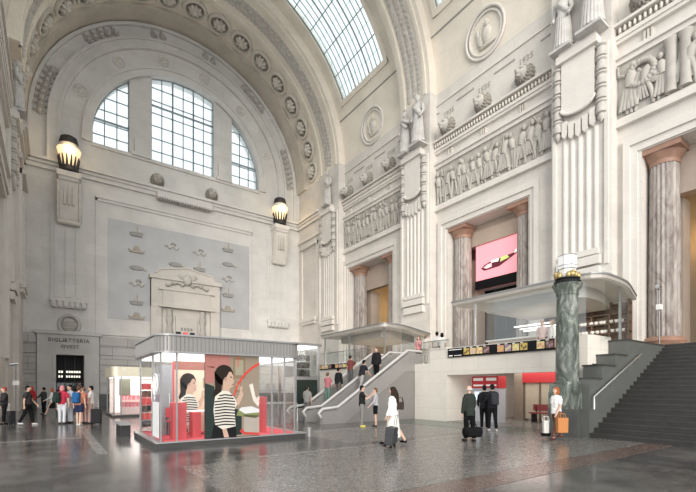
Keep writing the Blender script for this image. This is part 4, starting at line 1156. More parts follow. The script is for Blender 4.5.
# ------------------------------------------------------------------ grand staircase
SX0, SY1 = 14.5, 6.55
b = MB(); n = 22
for k in range(n):
    b.box(SX0 + 0.32 * k, 22.4, -3.2, SY1, 3.5 * k / n + (0 if k == 0 else 0.0), 3.5 * (k + 1) / n)
st = thing('grand_staircase', 'broad dark grey stone staircase rising to the columned opening', 'staircase', (SX0, SY1, 0))
attach(b.build('stair_flight', M_step), st)
d = MB()
for k in range(n): d.box(SX0 + 0.32 * k - 0.015, SX0 + 0.32 * k + 0.03, -3.2, SY1, 3.5 * (k + 1) / n - 0.035, 3.5 * (k + 1) / n + 0.004)
attach(d.build('step_nosing', mat('grey_worn_nosing', (0.05, 0.048, 0.045), 0.5, noise=0.5, scale=2)), st)
attach(MB().box(22.0, XW - 0.01, -3.2, 9.3, 3.2, 3.495).build('stair_landing', M_step), st)
fk = thing('stair_flank', 'dark polished stepped flank wall of the grand staircase beside the lantern column', 'stair wall', (SX0, SY1, 0))
for k, (x0, x1, z) in enumerate(((14.5, 15.4, 1.95), (15.4, 16.45, 2.42), (16.45, 17.45, 2.84), (17.45, 22.2, 3.43))):
    attach(MB().box(x0 + (0.0 if k == 0 else 0.002), x1, SY1, SY1 + 0.62, 0, z).build('flank_block', M_block), fk)
    attach(MB().box(x0 - 0.03, x1, SY1 - 0.03, SY1 + 0.65, z, z + 0.05).build('flank_coping', M_dark), fk)
hr = thing('handrail', 'steel handrail on the dark flank wall of the grand staircase', 'handrail', (14.6, SY1 - 0.12, 1.1))
p0, p1 = Vector((14.55, SY1 - 0.12, 1.36)), Vector((18.4, SY1 - 0.12, 2.95))
attach(MB().tube([(14.55, SY1 - 0.12, 0.95), p0, p1, (18.6, SY1 - 0.12, 2.95)], 0.03, 8).build('rail', M_rail, smooth=50), hr)
for k in range(6):
    p = p0.lerp(p1, (k + 0.3) / 5.6)
    attach(MB().tube([p, (p.x, SY1 - 0.12, p.z - 0.07), (p.x, SY1 + 0.005, p.z - 0.07)], 0.016, 6).build('rail_bracket', M_rail), hr)
def signpost(x, y, z, h, lab):
    t = thing('lamp_post', lab, 'post', (x, y, z), 0, None)
    part('post', MB().lathe([(0.14, 0), (0.14, 0.04), (0.028, 0.06), (0.028, h)], n=10), M_frame, t, 40)
    part('post_box', MB().box(-0.14, 0.14, -0.09, 0.09, h * 0.62, h * 0.62 + 0.24), M_white, t)
    part('spotlight', MB().tube([(-0.22, 0, h), (0.1, 0, h + 0.03)], [0.09, 0.07], 10), M_steel, t, 40)
    part('post_arm', MB().box(-0.32, 0.05, -0.03, 0.03, h - 0.14, h - 0.08), M_frame, t)
signpost(22.5, 7.15, 3.5, 2.75, 'slim grey post with white box and spotlight in front of a marble column')
signpost(-1.55, 28.0, 0, 2.9, 'slim grey post with white box near the ticket-hall door')

# ------------------------------------------------------------------ lantern column
lc = thing('lantern_column', 'green marble column carrying a white glass lantern beside the grand staircase', 'lamp', (14.45, 7.25, 0), R(8), None, 'thing')
part('pedestal_foot', MB().box(-0.47, 0.47, -0.47, 0.47, 0, 0.95), M_plinth, lc)
part('pedestal', MB().box(-0.46, 0.46, -0.46, 0.46, 0.95, 1.5).prism([(-0.46, 1.5), (0.46, 1.5), (0.4, 1.78), (-0.4, 1.78)], 'y', -0.44, 0.44), M_greenmarble, lc)
part('column_shaft', MB().lathe([(0.42, 1.76), (0.42, 1.85), (0.37, 1.9), (0.36, 3.3), (0.33, 4.8), (0.36, 4.84)], n=28), M_greenmarble, lc, 30)
part('column_capital', MB().lathe([(0.34, 4.8), (0.36, 4.95), (0.46, 5.13), (0.48, 5.2), (0.40, 5.22), (0.36, 5.26)], n=24), M_greenmarble, lc, 40)
part('bronze_ring', MB().lathe([(0.40, 5.24), (0.43, 5.30), (0.36, 5.33), (0.34, 5.35), (0.40, 5.38), (0.38, 5.42)], n=24), M_iron, lc, 40)
for k in range(4):
    a = PI / 4 + k * PI / 2
    g = MB().ell((0.33 * math.cos(a), 0.33 * math.sin(a), 5.5), (0.12, 0.12, 0.13), 8, 6).ell((0.40 * math.cos(a), 0.40 * math.sin(a), 5.57), (0.06, 0.06, 0.07), 7, 5)
    for q in (-1, 1): g.ell((0.33 * math.cos(a + q * 0.35), 0.33 * math.sin(a + q * 0.35), 5.48), (0.09, 0.09, 0.12), 7, 5)
    part('gilt_eagle', g, M_gold, lc, 60)
part('lantern_neck', MB().lathe([(0.22, 5.4), (0.24, 5.6), (0.28, 5.68), (0.28, 5.7)], n=8), M_lampwhite, lc)
part('lantern_glass', MB().lathe([(0.28, 5.7), (0.3, 5.76), (0.3, 6.18), (0.25, 6.2), (0.08, 6.26)], n=8), M_lampwhite, lc)
d = MB()
for k in range(8):
    a = 2 * PI * k / 8; d.tube([(0.305 * math.cos(a), 0.305 * math.sin(a), 5.72), (0.305 * math.cos(a), 0.305 * math.sin(a), 6.2)], 0.012, 5)
for z in (5.72, 5.84, 6.18): d.tube([(0.305 * math.cos(2 * PI * k / 8), 0.305 * math.sin(2 * PI * k / 8), z) for k in range(8)], 0.014, 5, True)
part('lantern_frame', d, M_steel, lc)

# ------------------------------------------------------------------ ticket machines and shop front inside the passage
M_signred = scr('red_sign', (0.42, 0.025, 0.03), 0.12); M_scrblue = scr('pale_blue_screen', (0.55, 0.68, 0.75), 0.6)
tm = None
for k, y in enumerate((14.1, 13.25)):
    y = (12.87, 12.13)[k]
    lab = 'red and white ticket machine in the passage, %s' % ('partly behind the man with the duffel bag', 'behind the people with backpacks')[k]
    if tm is None:
        tm = thing('ticket_machine', lab, 'ticket machine', (17.35, y, 0.02), -PI / 2, 'ticket machines in the passage')
        part('machine_body', MB().box(-0.36, 0.36, -0.3, 0.3, 0, 1.62), mat('grey_machine_casing', (0.45, 0.46, 0.5), 0.4), tm)
        part('machine_head', MB().box(-0.38, 0.38, -0.32, 0.3, 1.62, 2.2), M_signred, tm)
        sp_ = part('machine_sign', MB().box(-0.28, 0.28, -0.335, -0.32, 1.98, 2.12), M_lampwhite, tm)
        part('machine_sign', MB().box(-0.28, 0.28, -0.335, -0.32, 1.72, 1.8), M_lampwhite, tm)
        part('machine_screen', MB().box(-0.22, 0.22, -0.315, -0.3, 1.05, 1.45), M_scrblue, tm)
        part('machine_keypad', MB().box(-0.15, 0.15, -0.34, -0.3, 0.82, 0.95), M_frame, tm)
    else: dup(tm, (17.35, y, 0.02), -PI / 2, lab)
sf = thing('shop_front', 'passage shop front with red fascia and brown framed doors', 'shop front', (19.4, 9.9, 0.02), -PI / 2)
part('shop_fascia', MB().box(-2.0, 2.2, -0.15, 0.1, 1.9, 2.48), M_signred, sf)
M_brownf = mat('brown_door_frame', (0.17, 0.13, 0.09), 0.5)
M_pane = mat('cream_lit_door_pane', (0.50, 0.45, 0.35), 0.4, emit=0.02)
for k in range(6): part('door_post', MB().box(-2.0 + k * 0.82, -1.92 + k * 0.82, -0.06, 0.06, 0, 1.9), M_brownf, sf)
for k in range(5): part('door_pane', MB().box(-1.92 + k * 0.82, -1.18 + k * 0.82, -0.01, 0.01, 0.1, 1.9), M_pane, sf)
part('shop_column', MB().box(-2.5, -2.0, -0.1, 0.4, 0, 2.5), mat('brown_grey_pier', (0.30, 0.25, 0.2), 0.5), sf)
bn = thing('bench', 'dark red bench in front of the passage shop doors', 'bench', (18.7, 9.7, 0.02), -PI / 2)
M_bench = mat('dark_red_bench', (0.25, 0.05, 0.05), 0.5)
part('bench_seat', MB().box(-1.4, 1.4, -0.22, 0.22, 0.42, 0.48), M_bench, bn); part('bench_backrest', MB().box(-1.4, 1.4, 0.18, 0.24, 0.55, 0.85), M_bench, bn)
for x in (-1.25, 0, 1.25):
    part('bench_leg', MB().box(x - 0.03, x + 0.03, -0.2, 0.22, 0, 0.42).box(x - 0.03, x + 0.03, 0.18, 0.22, 0.42, 0.8), M_iron, bn)

# ------------------------------------------------------------------ escalators
EX0, EX1 = 11.0, 15.5
def escalator(y0, y1, label, outer):
    t = thing('escalator', label, 'escalator', (EX0, y0, 0), 0, 'escalators to the mezzanine')
    def P(u):       # step line
        return u, max(0.0, min(MZ, (u - EX0) / (EX1 - EX0) * MZ))
    d = MB(); n = 15
    for k in range(n):
        xa = EX0 + (EX1 - EX0) * k / n; xb = EX0 + (EX1 - EX0) * (k + 1) / n
        d.box(xa, xb + 0.1, y0 + 0.25, y1 - 0.25, max(0.0, MZ * (k - 0.4) / n), MZ * (k + 1) / n)
    d.box(EX0 - 1.0, EX0, y0 + 0.25, y1 - 0.25, 0, 0.03)
    attach(d.build('escalator_steps', M_tread), t)
    g = MB()
    for k in range(n):
        xb = EX0 + (EX1 - EX0) * k / n
        g.box(xb - 0.012, xb + 0.03, y0 + 0.26, y1 - 0.26, MZ * (k + 1) / n - 0.02, MZ * (k + 1) / n + 0.006)
    attach(g.build('step_edge', M_steel), t)
    prof_lo = [(EX0 - 1.0, 0.02), (EX0, 0.02), (EX1, MZ - 0.15), (EX1 + 0.9, MZ - 0.15)]
    for y in (y0, y1 - 0.22):
        if y == y0 and not outer: continue
        poly = [(EX0 - 1.0, 0), (EX0 + 0.25, 0.0), (EX1 - 0.4, MZ - 0.45), (EX1 + 0.9, MZ - 0.3), (EX1 + 0.9, MZ + 0.55), (EX1 - 0.1, MZ + 0.55), (EX0 - 0.1, 0.62), (EX0 - 0.9, 0.55), (EX0 - 1.0, 0.45)]
        attach(MB().prism(poly, 'y', y, y + 0.22).build('balustrade', M_skylight), t)
        pts = [(EX0 - 1.0, y + 0.11, 0.3), (EX0 - 1.15, y + 0.11, 0.5), (EX0 - 0.95, y + 0.11, 0.68), (EX0 - 0.1, y + 0.11, 0.76), (EX1 - 0.15, y + 0.11, MZ + 0.69), (EX1 + 0.9, y + 0.11, MZ + 0.68)]
        attach(MB().tube(pts, 0.07, 8).build('moving_handrail', M_railwhite, smooth=50), t)
    return t
M_railwhite = mat('pale_handrail', (0.55, 0.54, 0.525), 0.35, noise=0.04)
escalator(16.0, 17.65, 'grey escalator nearer the ticket machines', True)
escalator(17.65, 19.3, 'grey escalator farther back towards the end wall', False)
ec = MB().prism([(EX0 + 0.25, 0.0), (EX1 + 0.9, 0.0), (EX1 + 0.9, MZ - 0.3), (EX1 - 0.4, MZ - 0.45)], 'y', 16.03, 16.2).build('escalator_flank', M_flank)
tag(ec, 'dark grey triangular wall under the nearer escalator', 'panel')
# glass balustrade on the mezzanine by the escalator head
for xa, ya, xb, yb, lab in ((16.45, 14.2, 16.45, 16.0, 'glass balustrade at the head of the escalators'), (15.95, 20.1, 15.95, 26.8, 'long glass balustrade over the display band behind the escalators')):
    t = thing('glass_balustrade', lab, 'balustrade', (xa, ya, MZ))
    attach(MB().box(xa - 0.01, xa + 0.01, ya, yb, MZ + (0.0 if xa > 16 else 0.35), MZ + 1.15).build('glass_panel', M_glass), t)
    attach(MB().box(xa - 0.03, xa + 0.03, ya, yb, MZ + 1.15, MZ + 1.2).build('top_rail', M_rail), t)

# ------------------------------------------------------------------ kiosks
def rr_ring(x0, x1, y0, y1, r, n=6):
    pts = []
    for cx_, cy_, a0 in ((x0 + r, y0 + r, 180), (x1 - r, y0 + r, 270), (x1 - r, y1 - r, 0), (x0 + r, y1 - r, 90)):
        for i in range(n + 1): pts.append((cx_ + r * math.cos(R(a0 + 90 * i / n)), cy_ + r * math.sin(R(a0 + 90 * i / n))))
    return pts
KX0, KX1, KY0, KY1 = 2.42, 6.62, 12.3, 15.6
kk = thing('glass_kiosk', 'large glass kiosk with ribbed grey rounded roof and a picture screen on its front', 'kiosk', (KX0, KY0, 0))
attach(MB().box(KX0 - 0.12, KX1 + 0.32, KY0 - 0.12, KY1 + 0.3, 0.0, 0.13).build('kiosk_platform', M_dark), kk)
attach(MB().box(KX0 - 0.14, KX1 + 0.34, KY0 - 0.14, KY1 + 0.32, 0.13, 0.16).build('platform_edge', M_steel), kk)
attach(MB().box(KX0 + 0.05, KX1 - 0.02, KY0 + 0.05, KY1 - 0.05, 0.16, 0.18).build('kiosk_carpet', M_redfloor), kk)
ring = rr_ring(KX0 - 0.1, KX1 + 0.15, KY0 - 0.15, KY1 + 0.4, 0.42)
attach(MB().prism(ring, 'z', 2.66, 3.1).build('roof_fascia', M_fascia), kk)
d = MB()
for i in range(len(ring)):
    a, c = Vector((*ring[i], 0)), Vector((*ring[(i + 1) % len(ring)], 0)); L_ = (c - a).length
    for j in range(max(1, int(L_ / 0.11))):
        p = a.lerp(c, (j + 0.5) / max(1, int(L_ / 0.11))); d.tube([(p.x, p.y, 2.69), (p.x, p.y, 3.07)], 0.022, 4)
attach(d.build('fascia_ribs', M_fascia), kk)
big = rr_ring(KX0 - 0.15, KX1 + 0.2, KY0 - 0.2, KY1 + 0.45, 0.46)
attach(MB().prism(big, 'z', 3.1, 3.15).prism(big, 'z', 2.63, 2.67).build('fascia_trim', M_frame), kk)
attach(MB().box(KX0 + 0.06, KX1 - 0.06, KY0 + 0.06, KY1 - 0.06, 2.56, 2.63).build('lit_ceiling', M_ceil_lit), kk)
for x, y in ((KX0, KY0), (KX1 - 0.05, KY0), (KX0, KY1 - 0.06), (KX1 - 0.06, KY1 - 0.06), (KX0, KY0 + 1.1), (KX0 + 0.42, KY0), (5.75, KY0), (6.2, KY0)):
    attach(MB().box(x, x + 0.045, y, y + 0.045, 0.16, 2.63).build('kiosk_post', M_frame), kk)
attach(MB().box(KX0 + 0.02, KX0 + 0.035, KY0 + 0.04, KY1 - 0.05, 0.16, 2.63).build('glass_wall', M_glass_k), kk)
attach(MB().box(KX0 + 0.04, 3.64, KY0 + 0.015, KY0 + 0.03, 0.16, 2.63).build('glass_wall', M_glass_k), kk)
attach(MB().box(5.32, KX1 - 0.04, KY0 + 0.015, KY0 + 0.03, 0.16, 2.63).build('glass_wall', M_glass_k), kk)
attach(MB().box(KX1 - 0.04, KX1 - 0.025, KY0 + 0.04, KY1 - 0.05, 0.16, 2.63).build('glass_wall', M_glass_k), kk)
attach(MB().box(4.0, 5.8, KY1 - 0.06, KY1 - 0.02, 0.16, 2.63).build('rear_wall', M_white), kk)
M_stick = mat('translucent_white_graphics', (0.75, 0.76, 0.76), 0.5, noise=0.1)
d = MB().box(KX0 - 0.005, KX0 + 0.01, KY0 + 0.2, KY0 + 1.0, 0.25, 1.25); 
attach(d.build('window_sticker', M_stick), kk)
d = MB().tube([(KX0 - 0.008, KY0 + 0.6 + 0.3 * math.cos(2 * PI * i / 20), 1.75 + 0.3 * math.sin(2 * PI * i / 20)) for i in range(20)], 0.025, 5, True)
for i in range(3): d.tube([(KX0 - 0.008, KY0 + 0.6 + 0.3 * math.cos(PI * i / 3), 1.75 + 0.3 * math.sin(PI * i / 3)), (KX0 - 0.008, KY0 + 0.6 - 0.3 * math.cos(PI * i / 3), 1.75 - 0.3 * math.sin(PI * i / 3))], 0.012, 4)
attach(d.build('window_emblem', M_stick), kk)
for i, z in enumerate((0.35, 0.6, 0.85, 1.1, 1.35, 1.6)):
    attach(MB().box(KX0 + 0.05, KX0 + 0.30, KY1 - 0.35, KY1 - 0.1, z, z + 0.2).build('side_panel', M_red if i % 2 else M_dark), kk)
li = bpy.data.objects.new('kiosk_light', bpy.data.lights.new('kiosk_light', 'AREA')); C.objects.link(li)
li.data.shape = 'RECTANGLE'; li.data.size = 3.6; li.data.size_y = 2.6; li.data.energy = 38; li.location = (4.5, 13.95, 2.54); li.parent = kk
li.matrix_parent_inverse = Matrix.Translation(kk.location).inverted()

# the picture of a woman in a striped shirt, used on two screens
def ellipse(cx_, cy_, rx, ry, n=18, rot=0):
    return [(cx_ + rx * math.cos(2 * PI * i / n) * math.cos(rot) - ry * math.sin(2 * PI * i / n) * math.sin(rot), cy_ + rx * math.cos(2 * PI * i / n) * math.sin(rot) + ry * math.sin(2 * PI * i / n) * math.cos(rot)) for i in range(n)]
PIC = {}
def ink(n, c, e=0.32):
    if n not in PIC: PIC[n] = mat('picture_' + n, tuple(v * 0.55 for v in c), 0.5, emit=e * 0.55, ecol=c, noise=0.12, scale=2.5, spec=0.1)
    return PIC[n]
def woman_picture(parent, W, H, full=True, wx=0.0):
    """layers in a W x H frame, x to the reader's right, y up"""
    def lay(name, colname, col, polys, lvl, e=0.32):
        d = MB()
        for p in polys: d.prism([(x * W + wx * W, y * H) for x, y in p], 'y', -0.03 - 0.003 * lvl, -0.03 - 0.003 * (lvl - 1))
        return part(name, d, ink(colname, col, e), parent)
    if full:
        lay('picture_area', 'wall_beige', (0.36, 0.29, 0.22), [[(0.0, 0.0), (1, 0.0), (1, 1), (0, 1)]], 1)
        lay('picture_area', 'wall_rose', (0.50, 0.22, 0.19), [[(0.0, 0.86), (0.44, 0.80), (0.44, 1), (0, 1)], [(0.0, 0.66), (0.16, 0.66), (0.16, 0.86), (0, 0.86)]], 2)
        lay('picture_area', 'deep_green', (0.035, 0.05, 0.045), [[(0.0, 0.0), (0.16, 0.0), (0.16, 0.62), (0.0, 0.66)], [(0.5, 0.02), (0.66, 0.02), (0.66, 0.34), (0.5, 0.34)]], 2)  # dark green areas of the picture background
        lay('picture_frame', 'frame_brown', (0.30, 0.22, 0.14), [[(0.5, 0.72), (0.73, 0.72), (0.73, 0.98), (0.5, 0.98)], [(0.53, 0.55), (0.64, 0.55), (0.64, 0.68), (0.53, 0.68)]], 3)
        lay('picture_frame', 'frame_sage', (0.40, 0.37, 0.27), [[(0.54, 0.76), (0.69, 0.76), (0.69, 0.95), (0.54, 0.95)], [(0.55, 0.58), (0.62, 0.58), (0.62, 0.66), (0.55, 0.66)]], 4)
        lay('picture_table', 'olive', (0.27, 0.30, 0.13), [[(0.56, 0.26), (0.92, 0.22), (1.0, 0.24), (1.0, 0.30), (0.6, 0.34)]], 4)
        lay('picture_table', 'taupe', (0.50, 0.44, 0.38), [[(0.7, 0.04), (1.0, 0.02), (1.0, 0.25), (0.7, 0.27)]], 4)
        lay('picture_table', 'red', (0.65, 0.08, 0.07), [[(0.62, 0.06), (0.7, 0.02), (1.0, 0.0), (1.0, 0.03), (0.72, 0.05), (0.66, 0.1)]], 5)
        lay('picture_cloth', 'white', (0.78, 0.78, 0.77), [[(0.6, 0.33), (0.72, 0.28), (1.0, 0.29), (1.0, 0.33), (0.85, 0.37), (0.65, 0.36)]], 6, 0.4)
        outer = [(1.0, 0.93), (0.85, 0.87), (0.7, 0.78), (0.58, 0.66), (0.5, 0.52), (0.455, 0.38)]
        lay('picture_arc', 'arc_red', (0.75, 0.06, 0.05), [outer + [(a + 0.014, b_ - 0.024) for a, b_ in outer[::-1]]], 7, 0.45)
        lay('picture_line', 'arc_red', (0.75, 0.06, 0.05), [[(0.58, 0.86), (0.595, 0.86), (0.595, 1.0), (0.58, 1.0)]], 7, 0.45)
        lay('picture_paper', 'ivory', (0.80, 0.74, 0.66), [[(0.80, 0.64), (0.87, 0.66), (0.92, 0.5), (1.0, 0.42), (0.98, 0.36), (0.88, 0.44)], [(0.92, 0.46), (1, 0.5), (1.0, 0.44)]], 6, 0.4)
    # figure
    lay('picture_hair', 'hair', (0.035, 0.025, 0.02), [ellipse(0.33, 0.76, 0.17, 0.125), [(0.16, 0.80), (0.30, 0.70), (0.27, 0.50), (0.18, 0.46), (0.13, 0.52), (0.17, 0.6)]], 8, 0.2)
    lay('picture_skin', 'skin', (0.62, 0.42, 0.32), [[(0.34, 0.80), (0.46, 0.80), (0.50, 0.75), (0.49, 0.71), (0.52, 0.68), (0.49, 0.66), (0.50, 0.62), (0.44, 0.60), (0.42, 0.55), (0.31, 0.55), (0.31, 0.66)],
                                       [(0.52, 0.42), (0.6, 0.38), (0.69, 0.52), (0.66, 0.57), (0.68, 0.62), (0.63, 0.62), (0.61, 0.52)],
                                       [(0.27, 0.18), (0.34, 0.18), (0.42, 0.0), (0.33, 0.0)]], 9, 0.4)
    lay('picture_hair', 'hair', (0.035, 0.025, 0.02), [[(0.30, 0.86), (0.44, 0.86), (0.49, 0.80), (0.42, 0.80), (0.36, 0.72), (0.30, 0.70)]], 10, 0.2)
    lay('picture_eye', 'hair', (0.035, 0.025, 0.02), [ellipse(0.455, 0.735, 0.018, 0.008)], 11, 0.2)
    lay('picture_mouth', 'lips', (0.45, 0.12, 0.10), [[(0.465, 0.645), (0.497, 0.65), (0.495, 0.638), (0.47, 0.635)]], 11, 0.3)
    lay('picture_ear', 'ear', (0.50, 0.32, 0.24), [ellipse(0.355, 0.71, 0.022, 0.024)], 11, 0.3)
    shirt = [(0.17, 0.50), (0.30, 0.57), (0.42, 0.56), (0.53, 0.47), (0.57, 0.40), (0.52, 0.34), (0.54, 0.13), (0.30, 0.10), (0.17, 0.16), (0.14, 0.34)]
    lay('picture_shirt', 'shirt', (0.80, 0.76, 0.66), [shirt], 10, 0.4)
    st_ = []
    for i in range(11):
        y = 0.14 + i * 0.036
        st_.append([(0.16 if y < 0.45 else 0.2 + (y - 0.45) * 0.8, y), (0.345, y + 0.012), (0.53 if y < 0.4 else 0.55 - (y - 0.4) * 0.7, y), (0.53 if y < 0.4 else 0.55 - (y - 0.4) * 0.7, y + 0.015), (0.345, y + 0.028), (0.16 if y < 0.45 else 0.2 + (y - 0.45) * 0.8, y + 0.015)])
    lay('picture_stripes', 'stripe', (0.025, 0.025, 0.035), st_, 11, 0.1)
    lay('picture_trousers', 'black_trousers', (0.02, 0.02, 0.022), [[(0.16, 0.18), (0.54, 0.16), (0.56, 0.0), (0.10, 0.0)]], 8, 0.1)
vs_ = thing('picture_screen', 'tall kiosk front screen showing a woman in a striped shirt', 'screen', (3.64, KY0 + 0.02, 0.17))
part('screen_panel', MB().box(0, 1.68, -0.03, 0.04, 0, 2.46), M_black, vs_)
woman_picture(vs_, 1.68, 2.46)
vs2 = thing('picture_screen', 'smaller lit picture of the striped-shirt woman inside the kiosk', 'screen', (3.2, 14.3, 0.2))
part('screen_panel', MB().box(0, 2.2, -0.03, 0.04, 0, 2.33), mat('peach_lit_panel', (0.62, 0.45, 0.34), 0.5, emit=0.15), vs2)
d = MB().box(0, 2.2, -0.036, -0.031, 2.05, 2.33); part('picture_area', d, ink('wall_rose2', (0.45, 0.2, 0.16)), vs2)
part('picture_frame', MB().box(0.95, 1.2, -0.037, -0.031, 1.45, 1.8), ink('frame_sage', (0.40, 0.37, 0.27)), vs2)
part('picture_paper', MB().box(1.55, 1.75, -0.037, -0.031, 1.1, 1.5), ink('ivory', (0.8, 0.74, 0.66)), vs2)
woman_picture(vs2, 1.5, 2.2, False, -0.02)
# furniture in the kiosk
ks = thing('sliding_door', 'grey panelled door standing inside the kiosk', 'door', (2.62, 14.0, 0.18), 0, None, 'thing')
part('door_leaf', MB().box(0, 0.5, -0.03, 0.03, 0, 2.2), mat('grey_door_panel', (0.32, 0.32, 0.33), 0.4), ks); part('door_edge', MB().box(0.5, 0.55, -0.05, 0.05, 0, 2.3), M_red, ks)
part('door_handle', MB().tube([(0.4, -0.07, 0.9), (0.4, -0.07, 1.3)], 0.02, 6), M_rail, ks)
def plinth(name, x, y, w, dd, h, lab):
    o = MB().box(x - w / 2, x + w / 2, y - dd / 2, y + dd / 2, 0.18, 0.18 + h)
    t = thing(name, lab, 'plinth', (x, y, 0.18))
    attach(o.build('plinth_body', M_red), t); attach(MB().box(x - w / 2 - 0.01, x + w / 2 + 0.01, y - dd / 2 - 0.01, y + dd / 2 + 0.01, 0.18 + h, 0.2 + h).build('plinth_top', M_redfloor), t)
    return t
plinth('display_plinth', 3.0, 12.75, 0.38, 0.4, 1.02, 'tall coral red plinth inside the kiosk beside the picture screen')
plinth('display_plinth', 3.52, 12.9, 0.24, 0.4, 0.72, 'low coral red plinth inside the kiosk beside the picture screen')
plinth('display_plinth', 5.72, 13.0, 0.2, 0.34, 1.15, 'slim coral red plinth inside the kiosk behind the clear front glass')
tb = thing('table', 'small white round table behind the low red plinth in the kiosk', 'table', (3.75, 13.6, 0.18))
part('tabletop', MB().lathe([(0.45, 0.72), (0.45, 0.75)], n=24), M_white, tb); part('table_stem', MB().lathe([(0.22, 0), (0.22, 0.02), (0.03, 0.04), (0.03, 0.72)], n=12), M_iron, tb)
def stool(x, y, lab):
    t = thing('chair', lab, 'chair', (x, y, 0.18), 0, 'red chairs in the kiosk')
    part('seat', MB().box(-0.2, 0.2, -0.2, 0.2, 0.42, 0.46), M_red, t); part('backrest', MB().box(-0.2, 0.2, 0.17, 0.2, 0.55, 0.85), M_red, t)
    for a in (-1, 1):
        for c in (-1, 1): part('leg', MB().tube([(a * 0.17, c * 0.17, 0), (a * 0.16, c * 0.16, 0.43)], 0.015, 6), M_iron, t)
        part('back_post', MB().tube([(a * 0.18, 0.185, 0.42), (a * 0.18, 0.185, 0.6)], 0.015, 6), M_iron, t)
stool(3.1, 13.7, 'small red chair in the kiosk near the grey door'); stool(4.35, 13.9, 'small red chair in the kiosk behind the picture screen')
rk = thing('display_shelf', 'brown shelf with pots standing at the rear of the kiosk', 'shelf', (6.0, 15.1, 0.18))
part('shelf_body', MB().box(-0.45, 0.45, -0.15, 0.2, 0, 0.95), mat('white_shelf_brick', (0.72, 0.70, 0.67), 0.7), rk); part('shelf_panel', MB().box(-0.5, 0.5, 0.2, 0.25, 0, 2.3), mat('peach_panel', (0.78, 0.62, 0.5), 0.6, emit=0.15), rk)
part('shelf_board', MB().box(-0.48, 0.48, -0.16, 0.2, 1.35, 1.39), M_wood, rk)
pot = None
M_terra = mat('terracotta_pot', (0.36, 0.15, 0.09), 0.6)
for k, (x, z) in enumerate(((5.7, 1.13), (5.92, 1.13), (6.18, 1.13), (5.75, 1.57), (6.05, 1.57), (6.3, 1.57))):
    lab = 'small terracotta pot on the kiosk rear shelf, %s row' % ('lower' if k < 3 else 'upper')
    if pot is None:
        pot = thing('pot', lab, 'pot', (x, 15.05, z), 0, 'terracotta pots, lower row')
        part('pot_body', MB().lathe([(0.06, 0), (0.1, 0.06), (0.08, 0.17), (0.05, 0.2)], n=14), M_terra, pot, 50); part('pot_rim', MB().lathe([(0.06, 0.19), (0.07, 0.2), (0.07, 0.23), (0.05, 0.23)], n=14), M_terra, pot, 50)
    else: dup(pot, (x, 15.05, z), 0, lab, 'terracotta pots, %s row' % ('lower' if k < 3 else 'upper'))
# little beacon on the kiosk roof
bt = thing('roof_sign', 'tiny roof sign with three dark and red squares on the kiosk roof', 'sign', (3.25, 13.0, 3.15))
part('sign_bar', MB().box(-0.3, 0.35, -0.02, 0.02, 0, 0.05), M_frame, bt)
for k, m_ in enumerate((M_black, M_red, M_black)): part('sign_square', MB().box(-0.25 + 0.2 * k, -0.12 + 0.2 * k, -0.04, 0.03, 0.05, 0.17), m_, bt)
tag(MB().box(6.35, 6.6, 14.6, 14.85, 3.15, 3.45).build('roof_lamp', M_lampwarm), 'small lit cream box on the kiosk roof', 'lamp')
# low benches beside the kiosk
for x, y, rz, lab in ((2.05, 16.6, PI / 2, 'small low grey bench beside the kiosk platform'), ):
    t = thing('bench', lab, 'bench', (x, y, 0), rz)
    part('bench_seat', MB().box(-0.8, 0.8, -0.2, 0.2, 0.38, 0.43), M_frame, t)
    for q in (-0.6, 0, 0.6): part('leg', MB().box(q - 0.03, q + 0.03, -0.15, 0.15, 0, 0.38), M_iron, t)
tag(MB().lathe([(0.09, 0), (0.09, 0.3), (0.03, 0.33)], (7.12, 12.25, 0), 12).build('bollard', M_frame, smooth=40), 'short grey bollard at the corner of the kiosk platform', 'bollard')

# far kiosk with pink goods
FX0, FX1, FY0, FY1 = 2.8, 6.4, 26.5, 30.0
fk2 = thing('glass_kiosk', 'smaller distant lit kiosk with cream roof band and pink goods', 'kiosk', (FX0, FY0, 0))
attach(MB().box(FX0 - 0.05, FX1 + 0.05, FY0 - 0.05, FY1 + 0.05, 0, 0.12).build('kiosk_platform', M_dark), fk2)
attach(MB().prism(rr_ring(FX0 - 0.1, FX1 + 0.1, FY0 - 0.1, FY1 + 0.1, 0.3), 'z', 2.3, 2.85).build('roof_fascia', mat('cream_gilt_fascia', (0.62, 0.58, 0.46), 0.4, 0.2)), fk2)
attach(MB().box(FX0 + 0.1, FX1 - 0.1, FY0 + 0.1, FY1 - 0.1, 2.24, 2.3).build('lit_ceiling', M_ceil_lit), fk2)
attach(MB().box(FX0, FX1, FY0, FY0 + 0.015, 0.12, 2.3).build('glass_wall', M_glass_k), fk2)
attach(MB().box(FX0, FX0 + 0.015, FY0, FY1, 0.12, 2.3).build('glass_wall', M_glass_k), fk2)
for x in (FX0, FX0 + 0.35, FX0 + 1.35): attach(MB().box(x, x + 0.06, FY0 - 0.02, FY0 + 0.05, 0.12, 2.3).build('kiosk_post', M_frame), fk2)
attach(MB().box(FX0, FX0 + 0.06, FY1 - 0.06, FY1, 0.12, 2.3).build('kiosk_post', M_frame), fk2)
attach(MB().box(FX0 + 0.1, FX1, FY1 - 0.6, FY1 - 0.5, 0.12, 2.24).build('rear_wall', mat('pale_pink_wall', (0.80, 0.66, 0.62), 0.6, emit=0.25)), fk2)
attach(MB().box(FX0 + 0.45, FX1 - 0.2, FY0 + 0.6, FY0 + 1.0, 0.12, 0.55).box(FX0 + 0.45, FX1 - 0.2, FY0 + 0.9, FY0 + 1.2, 0.55, 0.95).build('stepped_display', mat('pale_rose_display', (0.75, 0.55, 0.52), 0.6)), fk2)
